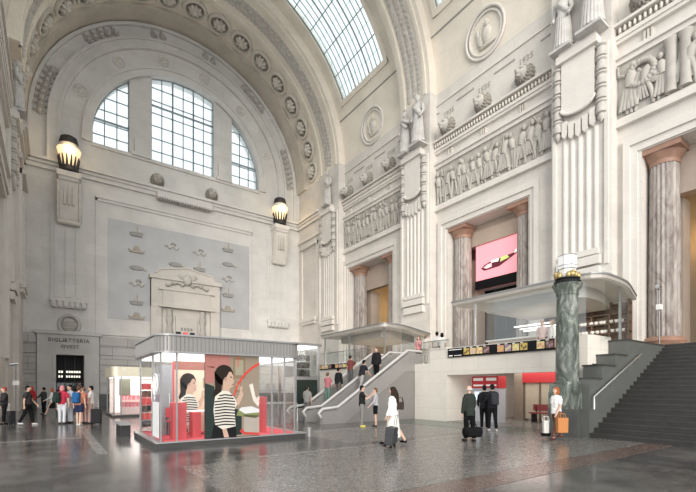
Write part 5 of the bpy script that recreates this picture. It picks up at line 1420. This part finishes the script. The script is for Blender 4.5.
attach(MB().box(FX0 + 0.45, FX0 + 1.05, FY0 + 1.4, FY0 + 1.5, 1.2, 2.2).build('dark_picture', mat('olive_picture', (0.15, 0.15, 0.11), 0.5)), fk2)
pk = None
M_pink = mat('pink_carton', (0.68, 0.25, 0.28), 0.6, noise=0.2)
for k in range(16):
    x = FX0 + 0.55 + 0.21 * (k % 8); y, z = ((FY0 + 0.72, 0.55) if k < 8 else (FY0 + 1.05, 0.95))
    lab = 'pink carton on the stepped display of the distant kiosk, %s row' % ('lower' if k < 8 else 'upper')
    if pk is None:
        pk = thing('carton', lab, 'carton', (x, y, z), 0, 'pink cartons, lower row')
        part('carton_box', MB().box(-0.08, 0.08, -0.06, 0.06, 0, 0.22), M_pink, pk); part('carton_lid', MB().box(-0.085, 0.085, -0.065, 0.065, 0.22, 0.26), M_red, pk)
    else: dup(pk, (x, y, z), 0.2 * (k % 3), lab, 'pink cartons, %s row' % ('lower' if k < 8 else 'upper'))
li = bpy.data.objects.new('kiosk_light', bpy.data.lights.new('kiosk_light', 'AREA')); C.objects.link(li)
li.data.size = 2.5; li.data.energy = 60; li.location = (4.5, 28, 2.2); li.data.color = (1, 0.92, 0.88)

# glass lift beside the escalators
gx0, gx1, gy0, gy1 = 10.7, 12.3, 20.0, 22.0
gf = thing('glass_lift', 'glass lift tower with dark lower panel between the kiosk and the escalators', 'lift', (gx0, gy0, 0))
for x, y in ((gx0, gy0), (gx1 - 0.14, gy0), (gx0, gy1 - 0.1), (gx1 - 0.14, gy1 - 0.1)): attach(MB().box(x, x + 0.14, y, y + 0.1, 0, 4.0).build('lift_post', M_steel), gf)
attach(MB().box(gx0 - 0.1, gx1 + 0.1, gy0 - 0.1, gy1 + 0.1, 4.0, 4.12).build('lift_roof', M_fascia), gf)
attach(MB().box(gx0 + 0.1, gx1 - 0.1, gy0 + 0.1, gy1 - 0.1, 3.9, 4.0).build('lit_ceiling', M_ceil_lit), gf)
attach(MB().box(gx0, gx1, gy0 - 0.02, gy0 + 0.1, 2.1, 2.28).build('lift_beam', M_steel), gf)
attach(MB().box(gx0 + 0.14, gx1 - 0.14, gy0 + 0.02, gy0 + 0.06, 0.1, 2.1).build('dark_panel', mat('dark_green_glass_panel', (0.025, 0.035, 0.03), 0.12)), gf)
attach(MB().box(gx0 + 0.14, gx1 - 0.14, gy0 + 0.03, gy0 + 0.045, 2.28, 3.9).build('glass_panel', M_glass), gf)
attach(MB().box(gx1 - 0.03, gx1 - 0.015, gy0 + 0.1, gy1 - 0.1, 0.1, 3.9).build('glass_panel', M_glass), gf)
attach(MB().box(gx0 + 0.3, gx1 - 0.3, gy0 + 0.6, gy1 - 0.2, 2.3, 3.5).build('lift_car', mat('dark_lift_car', (0.06, 0.055, 0.05), 0.3)), gf)
for z in (2.7, 3.1): attach(MB().box(gx0 + 0.3, gx1 - 0.3, gy0 + 0.5, gy0 + 0.56, z, z + 0.06).build('lift_rail', M_rail), gf)
# low glass barriers at the foot of the escalators
for k, (x, y) in enumerate(((9.0, 18.3), (9.6, 19.6))):
    t = thing('glass_barrier', 'low glass barrier with steel rail near the escalator foot, %s' % ('nearer the kiosk', 'nearer the lift')[k], 'barrier', (x, y, 0), 0, 'glass barriers by the escalators')
    part('glass_panel', MB().box(-0.9, 0.9, -0.006, 0.006, 0.05, 0.85), M_glass, t); part('barrier_rail', MB().tube([(-0.95, 0, 0.02), (-0.95, 0, 0.9), (0.95, 0, 0.9), (0.95, 0, 0.02)], 0.025, 6), M_rail, t)

# ------------------------------------------------------------------ people
def melt(mb, voxel, name, m, parent, smooth=4):
    """joins overlapping limbs into one continuous skin"""
    me = bpy.data.meshes.new(name); me.from_pydata(mb.v, [], mb.f); me.update()
    o = bpy.data.objects.new(name, me); C.objects.link(o)
    r = o.modifiers.new('r', 'REMESH'); r.mode = 'VOXEL'; r.voxel_size = voxel
    s_ = o.modifiers.new('s', 'SMOOTH'); s_.iterations = smooth; s_.factor = 0.5
    dg = bpy.context.evaluated_depsgraph_get()
    m2 = bpy.data.meshes.new_from_object(o.evaluated_get(dg))
    bpy.data.objects.remove(o); bpy.data.meshes.remove(me)
    for p in m2.polygons: p.use_smooth = True
    m2.materials.clear(); m2.materials.append(m)
    o = bpy.data.objects.new(name, m2); C.objects.link(o); o.parent = parent
    return o
CLOTH = {}
def cloth(n, c, r=0.85):
    if n not in CLOTH: CLOTH[n] = mat('cloth_' + n if n not in ('light', 'medium', 'tan') else 'skin_' + n, c, r, noise=0.15, scale=14, spec=0.12)
    return CLOTH[n]
SK = {'light': (0.62, 0.42, 0.33), 'medium': (0.45, 0.28, 0.20), 'tan': (0.54, 0.35, 0.26)}
M_eye = mat('dark_eye', (0.03, 0.02, 0.02), 0.3); M_lip = mat('lips', (0.45, 0.18, 0.16), 0.5)
def person(label, loc, head, h=1.72, skin='light', hair=(0.03, 0.02, 0.018), cut='short', top=(0.3, 0.3, 0.3), sleeve='short', bottom=(0.05, 0.05, 0.06),
           legs='trousers', shoes=(0.03, 0.03, 0.03), stride=0.0, armL=(0.0, 0.15), armR=(0.0, 0.15), lean=0.0, coat=0.0, slim=1.0, female=False, tn=None, bn_=None, look=0.0):
    """faces local +X. arm = (swing forward in rad, elbow bend in rad)"""
    t = thing('person', label, 'person', loc, R(head))
    k = h / 1.75
    S = lambda p: (p[0] * k, p[1] * k, p[2] * k)
    wsh = 0.165 * slim if female else 0.19 * slim
    lx = lambda z: math.sin(lean) * (z - 0.95)
    hipz = 0.93
    joints = {}
    for q, sw in ((1, stride), (-1, -stride)):
        kb = max(0.06, -sw * 0.9 if sw < 0 else 0.06)
        hip = Vector((0, q * 0.095, hipz))
        knee = hip + Vector((math.sin(sw) * 0.44, 0, -math.cos(sw) * 0.44))
        ank = knee + Vector((math.sin(sw - kb) * 0.41, 0, -math.cos(sw - kb) * 0.41))
        joints[q] = (hip, knee, ank)
    low = min(joints[1][2].z, joints[-1][2].z) - 0.075
    for q in joints: joints[q] = tuple(v - Vector((0, 0, low)) for v in joints[q])
    dz = -low; H = lambda z: z + dz
    b = MB(); tp = MB(); bt_ = MB(); sh_ = []
    # trunk, neck, head
    sp_ = [(lx(0.9), 0, H(0.9)), (lx(1.05), 0, H(1.05)), (lx(1.25), 0, H(1.25)), (lx(1.4), 0, H(1.4)), (lx(1.47), 0, H(1.47))]
    rs = [0.135, 0.115 if female else 0.125, 0.135, 0.12, 0.06]
    for mb, ex in ((b, -0.012), (tp, 0.012 + coat * 0.06)):
        for q in (-1, 1):
            mb.tube([S((p[0], q * (0.045 if i < 4 else 0.015) * slim, p[2])) for i, p in enumerate(sp_)], [(r + ex) * k * (0.92 if i < 4 else 0.9) for i, r in enumerate(rs)], 12)
        mb.tube([S((lx(1.4), -wsh, H(1.41))), S((lx(1.42), 0, H(1.44))), S((lx(1.4), wsh, H(1.41)))], [(0.062 + ex) * k, (0.075 + ex) * k, (0.062 + ex) * k], 10)
    if female: tp.ell(S((lx(1.28) + 0.09, 0.06, H(1.27))), 0.065 * k, 8, 6).ell(S((lx(1.28) + 0.09, -0.06, H(1.27))), 0.065 * k, 8, 6)
    hx = lx(1.6) + 0.015
    b.tube([S((lx(1.4), 0, H(1.43))), S((hx - 0.005, 0, H(1.56)))], [0.058 * k, 0.05 * k], 10)
    Q = Matrix.Rotation(look, 3, 'Z')
    def HP(x, y, z): v_ = Q @ Vector((x, y, 0)); return S((hx + v_.x, v_.y, H(z)))
    b.ell(HP(0.005, 0, 1.655), (0.098 * k, 0.076 * k, 0.105 * k), 14, 10, Q).ell(HP(0.03, 0, 1.59), (0.062 * k, 0.056 * k, 0.062 * k), 10, 8, Q)
    b.tube([HP(0.088, 0, 1.655), HP(0.112, 0, 1.622), HP(0.092, 0, 1.612)], [0.012 * k, 0.019 * k, 0.014 * k], 8)
    for q in (-1, 1): b.ell(HP(-0.005, q * 0.078, 1.64), (0.022 * k, 0.012 * k, 0.032 * k), 8, 6, Q)
    # arms with hands
    for q, (sw, el) in ((1, armL), (-1, armR)):
        s0 = Vector((lx(1.4), q * wsh, H(1.4)))
        out = 0.10
        e = s0 + Vector((math.sin(sw) * 0.28, q * out * 0.5, -math.cos(sw) * 0.28))
        w_ = e + Vector((math.sin(sw + el) * 0.25, q * (0.02 - 0.10 * min(1, abs(el) / 1.5)), -math.cos(sw + el) * 0.25))
        d_ = (w_ - e).normalized(); hd = w_ + d_ * 0.05
        b.tube([S(s0), S(e), S(w_)], [0.05 * k, 0.04 * k, 0.027 * k], 9)
        side = Vector((math.cos(sw + el), 0, math.sin(sw + el)))
        b.ell(S(hd), (0.036 * k, 0.02 * k, 0.05 * k), 9, 7, d_.to_track_quat('Z', 'Y'))
        curl = Vector((0, -q, 0))
        for f in range(4):
            o_ = side * ((f - 1.5) * 0.021); L_ = (0.062, 0.075, 0.07, 0.055)[f]
            a_ = hd + o_ + d_ * 0.035
            b.tube([S(a_), S(a_ + d_ * L_ * 0.55 + curl * 0.006), S(a_ + d_ * L_ * 0.95 + curl * 0.028)], [0.0095 * k, 0.009 * k, 0.007 * k], 6)
        th = w_ + d_ * 0.02 + side * 0.03
        b.tube([S(w_ + d_ * 0.02), S(th + d_ * 0.01), S(th + d_ * 0.05 + side * 0.012 + curl * 0.01)], [0.013 * k, 0.012 * k, 0.008 * k], 6)
        if sleeve == 'long': tp.tube([S(s0), S(e), S(w_ - d_ * 0.01)], [0.068 * k, 0.057 * k, 0.045 * k], 10)
        elif sleeve == 'short': tp.tube([S(s0), S(s0.lerp(e, 0.72))], [0.07 * k, 0.066 * k], 10)
    # legs and shoes
    for q in (1, -1):
        hip, knee, ank = joints[q]
        b.tube([S(hip), S(hip.lerp(knee, 0.5)), S(knee), S(knee.lerp(ank, 0.35)), S(ank)], [0.085 * k, 0.072 * k, 0.052 * k, 0.052 * k, 0.036 * k], 10)
        b.tube([S(ank + Vector((-0.01, 0, -0.02))), S(ank + Vector((0.13, q * 0.015, -0.045)))], [0.04 * k, 0.028 * k], 8)
        if legs == 'trousers': bt_.tube([S(hip + Vector((0, 0, 0.05))), S(hip.lerp(knee, 0.5)), S(knee), S(ank + Vector((0, 0, 0.01)))], [0.105 * k, 0.09 * k, 0.072 * k, 0.06 * k], 12)
        elif legs == 'shorts': bt_.tube([S(hip + Vector((0, 0, 0.05))), S(hip.lerp(knee, 0.8))], [0.108 * k, 0.095 * k], 12)
        s2 = MB().tube([S(ank + Vector((-0.045, 0, -0.045))), S(ank + Vector((0.05, q * 0.005, -0.04))), S(ank + Vector((0.16, q * 0.02, -0.05)))], [0.042 * k, 0.045 * k, 0.034 * k], 10)
        s2.v = [(p[0], p[1], max(p[2], 0.0 + (S(ank)[2] - 0.075 * k if S(ank)[2] > 0.1 * k else 0))) for p in s2.v]
        sh_.append(s2)
    # waist/hips of the lower garment, coat skirt
    bt_.tube([S((0, -0.07, H(0.92))), S((0, 0.07, H(0.92)))], [0.125 * k, 0.125 * k], 12)
    bt_.tube([S((lx(1.0), 0, H(1.02))), S((0, 0, H(0.9)))], [0.125 * k, 0.135 * k], 12)
    if legs == 'skirt': bt_.tube([S((0, 0, H(1.0))), S((0, 0, H(0.85))), S((0, 0, H(0.52)))], [0.125 * k, 0.17 * k, 0.21 * k], 14)
    if legs == 'long_skirt': bt_.tube([S((0, 0, H(1.0))), S((0, 0, H(0.85))), S((0, 0, H(0.25)))], [0.125 * k, 0.17 * k, 0.24 * k], 14)
    tp.tube([S((lx(1.0), 0, H(1.05))), S((0, 0, H(0.95 - coat))), ], [0.15 * k, (0.155 + coat * 0.05) * k], 14)
    melt(b, 0.0125 * k, 'body', cloth(skin, SK[skin], 0.6), t, 3)
    nm = tn or 'c%03d%03d%03d' % tuple(int(c * 999) for c in top)
    melt(tp, 0.018 * k, 'coat' if coat > 0.05 else 'shirt', cloth(nm, top), t, 4)
    if legs != 'none':
        nm = 'c%03d%03d%03d' % tuple(int(c * 999) for c in bottom)
        melt(bt_, 0.018 * k, {'trousers': 'trousers', 'shorts': 'shorts'}.get(legs, 'skirt'), cloth(nm, bottom), t, 4)
    nm = 's%03d%03d%03d' % tuple(int(c * 999) for c in shoes)
    for s2 in sh_: local(s2.build('shoe', cloth(nm, shoes, 0.5), None, 60), t)
    # hair, eyes, mouth
    hm = MB()
    if cut != 'bald':
        hm.ell(HP(-0.018, 0, 1.69), (0.105 * k, 0.088 * k, 0.092 * k), 14, 9, Q)
        hm.ell(HP(-0.055, 0, 1.64), (0.066 * k, 0.08 * k, 0.085 * k), 10, 8, Q)
        if cut == 'long':
            hm.tube([HP(-0.06, 0, 1.66), HP(-0.10, 0, 1.5), HP(-0.13, 0, 1.28)], [0.085 * k, 0.10 * k, 0.075 * k], 12)
            for q in (-1, 1): hm.tube([HP(-0.02, q * 0.075, 1.68), HP(-0.02, q * 0.095, 1.52), HP(-0.05, q * 0.11, 1.36)], [0.045 * k, 0.045 * k, 0.03 * k], 8)
        if cut == 'bob':
            hm.ell(HP(-0.03, 0, 1.61), (0.095 * k, 0.105 * k, 0.12 * k), 12, 8, Q)
        if cut == 'bun': hm.ell(HP(-0.13, 0, 1.72), 0.05 * k, 10, 7)
        # keep the face free
        hm.v = [v for v in hm.v]
        melt(hm, 0.014 * k, 'hair', cloth('h%03d%03d' % (int(hair[0] * 999), int(hair[1] * 999)), hair, 0.7), t, 2)
    else:
        hm.tube([HP(-0.03, -0.075, 1.63), HP(-0.09, -0.04, 1.64), HP(-0.1, 0, 1.645), HP(-0.09, 0.04, 1.64), HP(-0.03, 0.075, 1.63)], 0.028 * k, 8)
        local(hm.build('hair', cloth('h%03d%03d' % (int(hair[0] * 999), int(hair[1] * 999)), hair, 0.7), None, 60), t)
    for q in (-1, 1): local(MB().ell(HP(0.088, q * 0.032, 1.66), (0.011 * k, 0.015 * k, 0.009 * k), 8, 5).build('eye', M_eye, None, 60), t)
    local(MB().ell(HP(0.086, 0, 1.583), (0.009 * k, 0.025 * k, 0.008 * k), 8, 5, Q).build('mouth', M_lip, None, 60), t)
    return t
BLK = (0.008, 0.008, 0.009); NAVY = (0.02, 0.03, 0.07); WHT = (0.72, 0.70, 0.67)
def suitcase(loc, rz, lab, col, h=0.68, tilt=0.0):
    t = thing('suitcase', lab, 'suitcase', loc, rz)
    m_ = cloth('case%03d' % int(col[0] * 999), col, 0.5)
    d = MB().box(-0.12, 0.12, -0.21, 0.21, 0.07, h)
    T = Matrix.Rotation(tilt, 4, 'Y')
    def tr(mb): mb.v = [tuple(T @ Vector(p)) for p in mb.v]; return mb
    o = part('suitcase_body', tr(d), m_, t); bv = o.modifiers.new('b', 'BEVEL'); bv.width = 0.035; bv.segments = 3
    part('front_pocket', tr(MB().box(-0.145, -0.12, -0.17, 0.17, 0.14, h - 0.18)), m_, t)
    part('pull_handle', tr(MB().tube([(-0.07, -0.09, h), (-0.07, -0.09, h + 0.34), (-0.07, 0.09, h + 0.34), (-0.07, 0.09, h)], 0.012, 6)), M_frame, t)
    for a in (-0.09, 0.09):
        for c in (-0.16, 0.16): part('wheel', tr(MB().tube([(a, c - 0.02, 0.036), (a, c + 0.02, 0.036)], 0.036, 10)), M_black, t)
    return t
def backpack(loc, rz, lab, col):
    t = thing('backpack', lab, 'backpack', loc, rz); m_ = cloth('pack%03d%03d' % (int(col[0] * 999), int(col[2] * 999)), col)
    o = part('pack_body', MB().box(-0.10, 0.08, -0.15, 0.15, -0.24, 0.24), m_, t); bv = o.modifiers.new('b', 'BEVEL'); bv.width = 0.06; bv.segments = 4
    o = part('front_pocket', MB().box(-0.15, -0.09, -0.12, 0.12, -0.2, 0.02), m_, t); bv = o.modifiers.new('b', 'BEVEL'); bv.width = 0.025; bv.segments = 3
    for q in (-0.09, 0.09): part('shoulder_strap', MB().tube([(0.06, q, -0.16), (0.15, q, -0.02), (0.17, q, 0.16), (0.08, q, 0.24)], 0.018, 6), m_, t)
    return t
def tote(loc, rz, lab, col, w=0.36, h=0.36, d_=0.12, name='shopping_bag'):
    t = thing(name, lab, 'bag', loc, rz); m_ = cloth('tote%03d%03d' % (int(col[0] * 999), int(col[1] * 999)), col, 0.6)
    part('bag_body', MB().prism([(-w / 2 * 0.94, 0), (w / 2 * 0.94, 0), (w / 2, h), (-w / 2, h)], 'y', -d_ / 2, d_ / 2), m_, t)
    for y in (-d_ / 2, d_ / 2): part('bag_handle', MB().tube([(-0.09, y, h - 0.01), (-0.07, y * 0.6, h + 0.13), (0.07, y * 0.6, h + 0.13), (0.09, y, h - 0.01)], 0.01, 6), m_, t)
    return t
# foreground, from the passage side
person('bald man in a dark green jacket carrying a black duffel bag', (10.55, 8.3, 0), 70, 1.72, 'light', (0.55, 0.52, 0.5), 'bald', (0.03, 0.036, 0.031), 'long', BLK, stride=0.1, slim=0.86, armL=(0.05, 0.1), armR=(0.25, 0.25), coat=0.14)
db = thing('duffel_bag', 'black duffel bag carried by the bald man', 'bag', (10.33, 8.02, 0.16), R(-30))
o = part('bag_body', MB().tube([(-0.28, 0, 0.16), (-0.25, 0, 0.16), (0.25, 0, 0.16), (0.28, 0, 0.16)], [0.11, 0.155, 0.155, 0.11], 14), cloth('duffel', BLK), db, 50)
part('bag_handle', MB().tube([(-0.14, 0, 0.3), (-0.06, 0, 0.5), (0.06, 0, 0.5), (0.14, 0, 0.3)], 0.014, 6), cloth('duffel', BLK), db)
part('bag_pocket', MB().box(-0.2, 0.2, -0.19, -0.15, 0.06, 0.2), cloth('duffel', BLK), db)
person('person in black with a dark backpack facing the ticket machines', (13.75, 9.75, 0.006), 55, 1.78, 'medium', BLK, 'short', (0.018, 0.018, 0.022), 'long', BLK, shoes=(0.45, 0.42, 0.4), stride=0.14, armL=(0.4, 0.9), armR=(0.4, 0.9), coat=0.08)
backpack((13.63, 9.56, 1.24), R(55), 'dark grey backpack worn by the person facing the ticket machines', (0.035, 0.037, 0.045))
person('second person in black standing close beside the backpack wearer', (13.95, 10.25, 0.006), 40, 1.74, 'tan', BLK, 'short', (0.016, 0.016, 0.02), 'long', BLK, stride=0.1, armL=(0.2, 0.6), armR=(0.3, 0.8), coat=0.1)
person('red-haired woman in a white top walking with shopping bags', (13.15, 6.95, 0.006), 165, 1.68, 'light', (0.36, 0.10, 0.03), 'bob', (0.86, 0.84, 0.82), 'short', (0.17, 0.085, 0.06), 'trousers', (0.10, 0.04, 0.03), stride=0.28, armL=(0.25, 0.3), armR=(-0.15, 0.12), coat=0.07, female=True)
tote((12.98, 6.68, 0.26), R(-30), 'orange shopping bag held by the red-haired woman', (0.52, 0.22, 0.08), 0.34, 0.46, 0.14)
tote((12.98, 7.2, 0.2), R(-30), 'white handbag with black base held by the red-haired woman', (0.75, 0.73, 0.7), 0.17, 0.40, 0.1, 'handbag')
tag(MB().box(12.86, 13.1, 7.1, 7.3, 0.1, 0.195).build('bag_base', M_black), 'black base of the white handbag', 'bag')  # base of the handbag above, built as its own box
person('woman in white with long dark hair walking behind a grey suitcase', (8.15, 9.15, 0), 120, 1.7, 'light', (0.03, 0.018, 0.014), 'long', (0.82, 0.79, 0.76), 'long', (0.80, 0.77, 0.74), 'long_skirt', BLK, stride=0.3, armL=(0.1, 0.3), armR=(-0.2, 0.2), coat=0.12, female=True)
suitcase((7.6, 8.68, 0.02), R(120), 'grey suitcase being wheeled by the woman in white', (0.06, 0.062, 0.066), 0.56, -0.15)
tote((8.27, 8.98, 1.02), R(120), 'dark shoulder bag of the woman in white', (0.05, 0.035, 0.032), 0.22, 0.22, 0.08, 'shoulder_bag')
person('man in a black tee and grey trousers raising his hands beside the escalator', (10.68, 13.95, 0.006), -35, 1.74, 'light', BLK, 'short', (0.02, 0.02, 0.022), 'short', (0.22, 0.22, 0.20), shoes=(0.6, 0.55, 0.12), armL=(0.8, 1.5), armR=(0.75, 1.4))
person('person in a grey patterned shirt and black shorts beside the escalator', (11.22, 13.72, 0.006), 145, 1.64, 'light', (0.16, 0.09, 0.05), 'short', (0.42, 0.42, 0.44), 'long', BLK, 'shorts', armL=(0.3, 0.5), armR=(0.9, 1.5), female=True)
# on the escalators
def onstep(x, back=False): return max(0.03, (x - EX0) / (EX1 - EX0) * MZ + 0.14)
person('person in a grey shirt at the foot of the farther escalator', (10.6, 18.45, 0.03), 30, 1.72, 'tan', (0.03, 0.025, 0.02), 'short', (0.25, 0.24, 0.23), 'short', (0.13, 0.125, 0.12), armL=(0.3, 0.5))
person('person in a rose top low on the farther escalator', (11.97, 18.65, onstep(11.97)), 20, 1.68, 'light', (0.12, 0.07, 0.05), 'short', (0.40, 0.14, 0.16), 'short', (0.12, 0.2, 0.17), armL=(0.6, 0.6), armR=(0.2, 0.8))
person('person in a black jacket low on the farther escalator', (12.3, 18.1, onstep(12.3)), 10, 1.74, 'tan', BLK, 'short', (0.016, 0.016, 0.018), 'long', (0.10, 0.09, 0.08), stride=0.2)
person('person in grey trousers and black top leaning forward on the nearer escalator', (12.85, 16.85, onstep(12.85)), 5, 1.74, 'tan', BLK, 'short', (0.02, 0.02, 0.025), 'short', (0.33, 0.31, 0.30), stride=0.25, lean=0.3, armL=(0.7, 0.5), armR=(0.5, 0.3))
person('man in a black suit high on the nearer escalator', (13.85, 16.85, onstep(13.85)), 200, 1.76, 'light', (0.10, 0.06, 0.04), 'short', (0.016, 0.016, 0.018), 'long', BLK, stride=0.1, coat=0.1)
person('person in a dark red top high on the farther escalator', (13.5, 18.7, onstep(13.5)), 10, 1.66, 'tan', BLK, 'short', (0.16, 0.05, 0.05), 'short', (0.1, 0.1, 0.1), armR=(0.4, 0.6))
# on the mezzanine
person('person in a cream outfit with a dark strap at the escalator head', (17.0, 16.3, MZ), 10, 1.7, 'light', (0.25, 0.18, 0.12), 'short', (0.66, 0.61, 0.55), 'long', (0.55, 0.49, 0.43), stride=0.18, coat=0.05)
person('person in a white shirt and grey trousers at the escalator head', (17.25, 15.75, MZ), 30, 1.78, 'tan', BLK, 'short', WHT, 'short', (0.12, 0.12, 0.13), stride=0.12)
person('person in a pink top near the canopy glass at the escalator head', (17.2, 17.1, MZ), 200, 1.68, 'light', (0.20, 0.1, 0.06), 'long', (0.62, 0.30, 0.30), 'short', (0.06, 0.06, 0.06), armL=(0.9, 1.2), female=True)
person('dark-haired person in a white top behind the stone parapet', (16.75, 14.95, MZ), 60, 1.6, 'tan', BLK, 'bob', (0.80, 0.78, 0.75), 'short', BLK, female=True)
person('person in a pale pink top behind the canopy glass', (17.3, 9.75, MZ), 200, 1.6, 'light', (0.30, 0.16, 0.08), 'short', (0.66, 0.46, 0.42), 'short', BLK)
person('person in a white top behind the canopy glass', (17.25, 9.3, MZ), 150, 1.58, 'light', (0.25, 0.15, 0.08), 'bob', (0.80, 0.76, 0.72), 'long', BLK, female=True)
# group near the ticket-hall door
person('man in a dark tee and black trousers walking alone', (-0.88, 23.4, 0), -15, 1.76, 'tan', BLK, 'short', (0.035, 0.033, 0.033), 'short', BLK, shoes=(0.5, 0.5, 0.5), stride=0.24, armL=(0.3, 0.4), armR=(-0.2, 0.2))
person('red-capped person in dark clothes at the far side of the hall', (-1.78, 24.6, 0), 200, 1.68, 'tan', (0.30, 0.05, 0.05), 'short', (0.03, 0.028, 0.03), 'long', BLK, armL=(0.4, 0.9), stride=0.1, coat=0.1)
suitcase((-1.5, 24.0, 0), R(20), 'black suitcase beside the red-capped person', (0.02, 0.02, 0.022), 0.62)
person('person with a red hood and red top farther back by the wall', (-1.05, 33.5, 0), 230, 1.74, 'tan', (0.50, 0.04, 0.04), 'bob', (0.52, 0.045, 0.05), 'long', (0.05, 0.07, 0.06), coat=0.1)
person('person in dark clothes with a red bag farther back by the wall', (-0.42, 32.3, 0), 150, 1.68, 'tan', BLK, 'short', (0.04, 0.045, 0.045), 'long', BLK, armL=(0.5, 0.8))
person('woman in a pale top and black skirt striding near the ticket-hall door', (0.0, 30.5, 0), 170, 1.7, 'light', (0.32, 0.10, 0.07), 'bob', (0.55, 0.55, 0.54), 'long', BLK, 'skirt', stride=0.42, armL=(0.3, 0.8), female=True)
person('person in a crimson tee and pale jeans in the standing group', (0.38, 23.0, 0), 75, 1.75, 'light', (0.55, 0.22, 0.22), 'bob', (0.42, 0.035, 0.065), 'short', (0.56, 0.58, 0.62), shoes=BLK, stride=0.08, armL=(0.1, 0.4))
backpack((0.18, 22.88, 1.22), R(40), 'dark green backpack worn by the person in the crimson tee', (0.02, 0.035, 0.028))
person('person in a pale blue top and light jeans in the standing group', (0.70, 23.5, 0), 200, 1.78, 'tan', BLK, 'short', (0.45, 0.48, 0.55), 'short', (0.45, 0.47, 0.52), shoes=BLK, armR=(0.5, 1.2))
person('person in an orange-brown tee and navy shorts in the standing group', (0.98, 22.0, 0), 60, 1.74, 'light', (0.10, 0.05, 0.035), 'short', (0.50, 0.22, 0.14), 'short', NAVY, 'shorts', (0.6, 0.6, 0.6), stride=0.1)
backpack((0.87, 21.81, 1.22), R(60), 'bright blue backpack worn by the person in navy shorts', (0.02, 0.10, 0.24))
person('person in a salmon shirt tied at the waist in the standing group', (1.2, 22.9, 0), 120, 1.68, 'light', (0.14, 0.08, 0.05), 'short', (0.58, 0.18, 0.16), 'long', (0.55, 0.33, 0.29), armL=(0.3, 1.0), armR=(0.2, 0.8))
person('person in a white tee and pale salmon trousers in the standing group', (1.48, 22.6, 0), 160, 1.74, 'tan', BLK, 'short', (0.66, 0.62, 0.6), 'short', (0.50, 0.34, 0.31), stride=0.08)
suitcase((1.62, 21.7, 0), R(80), 'large black suitcase beside the standing group', (0.018, 0.018, 0.02), 0.72)
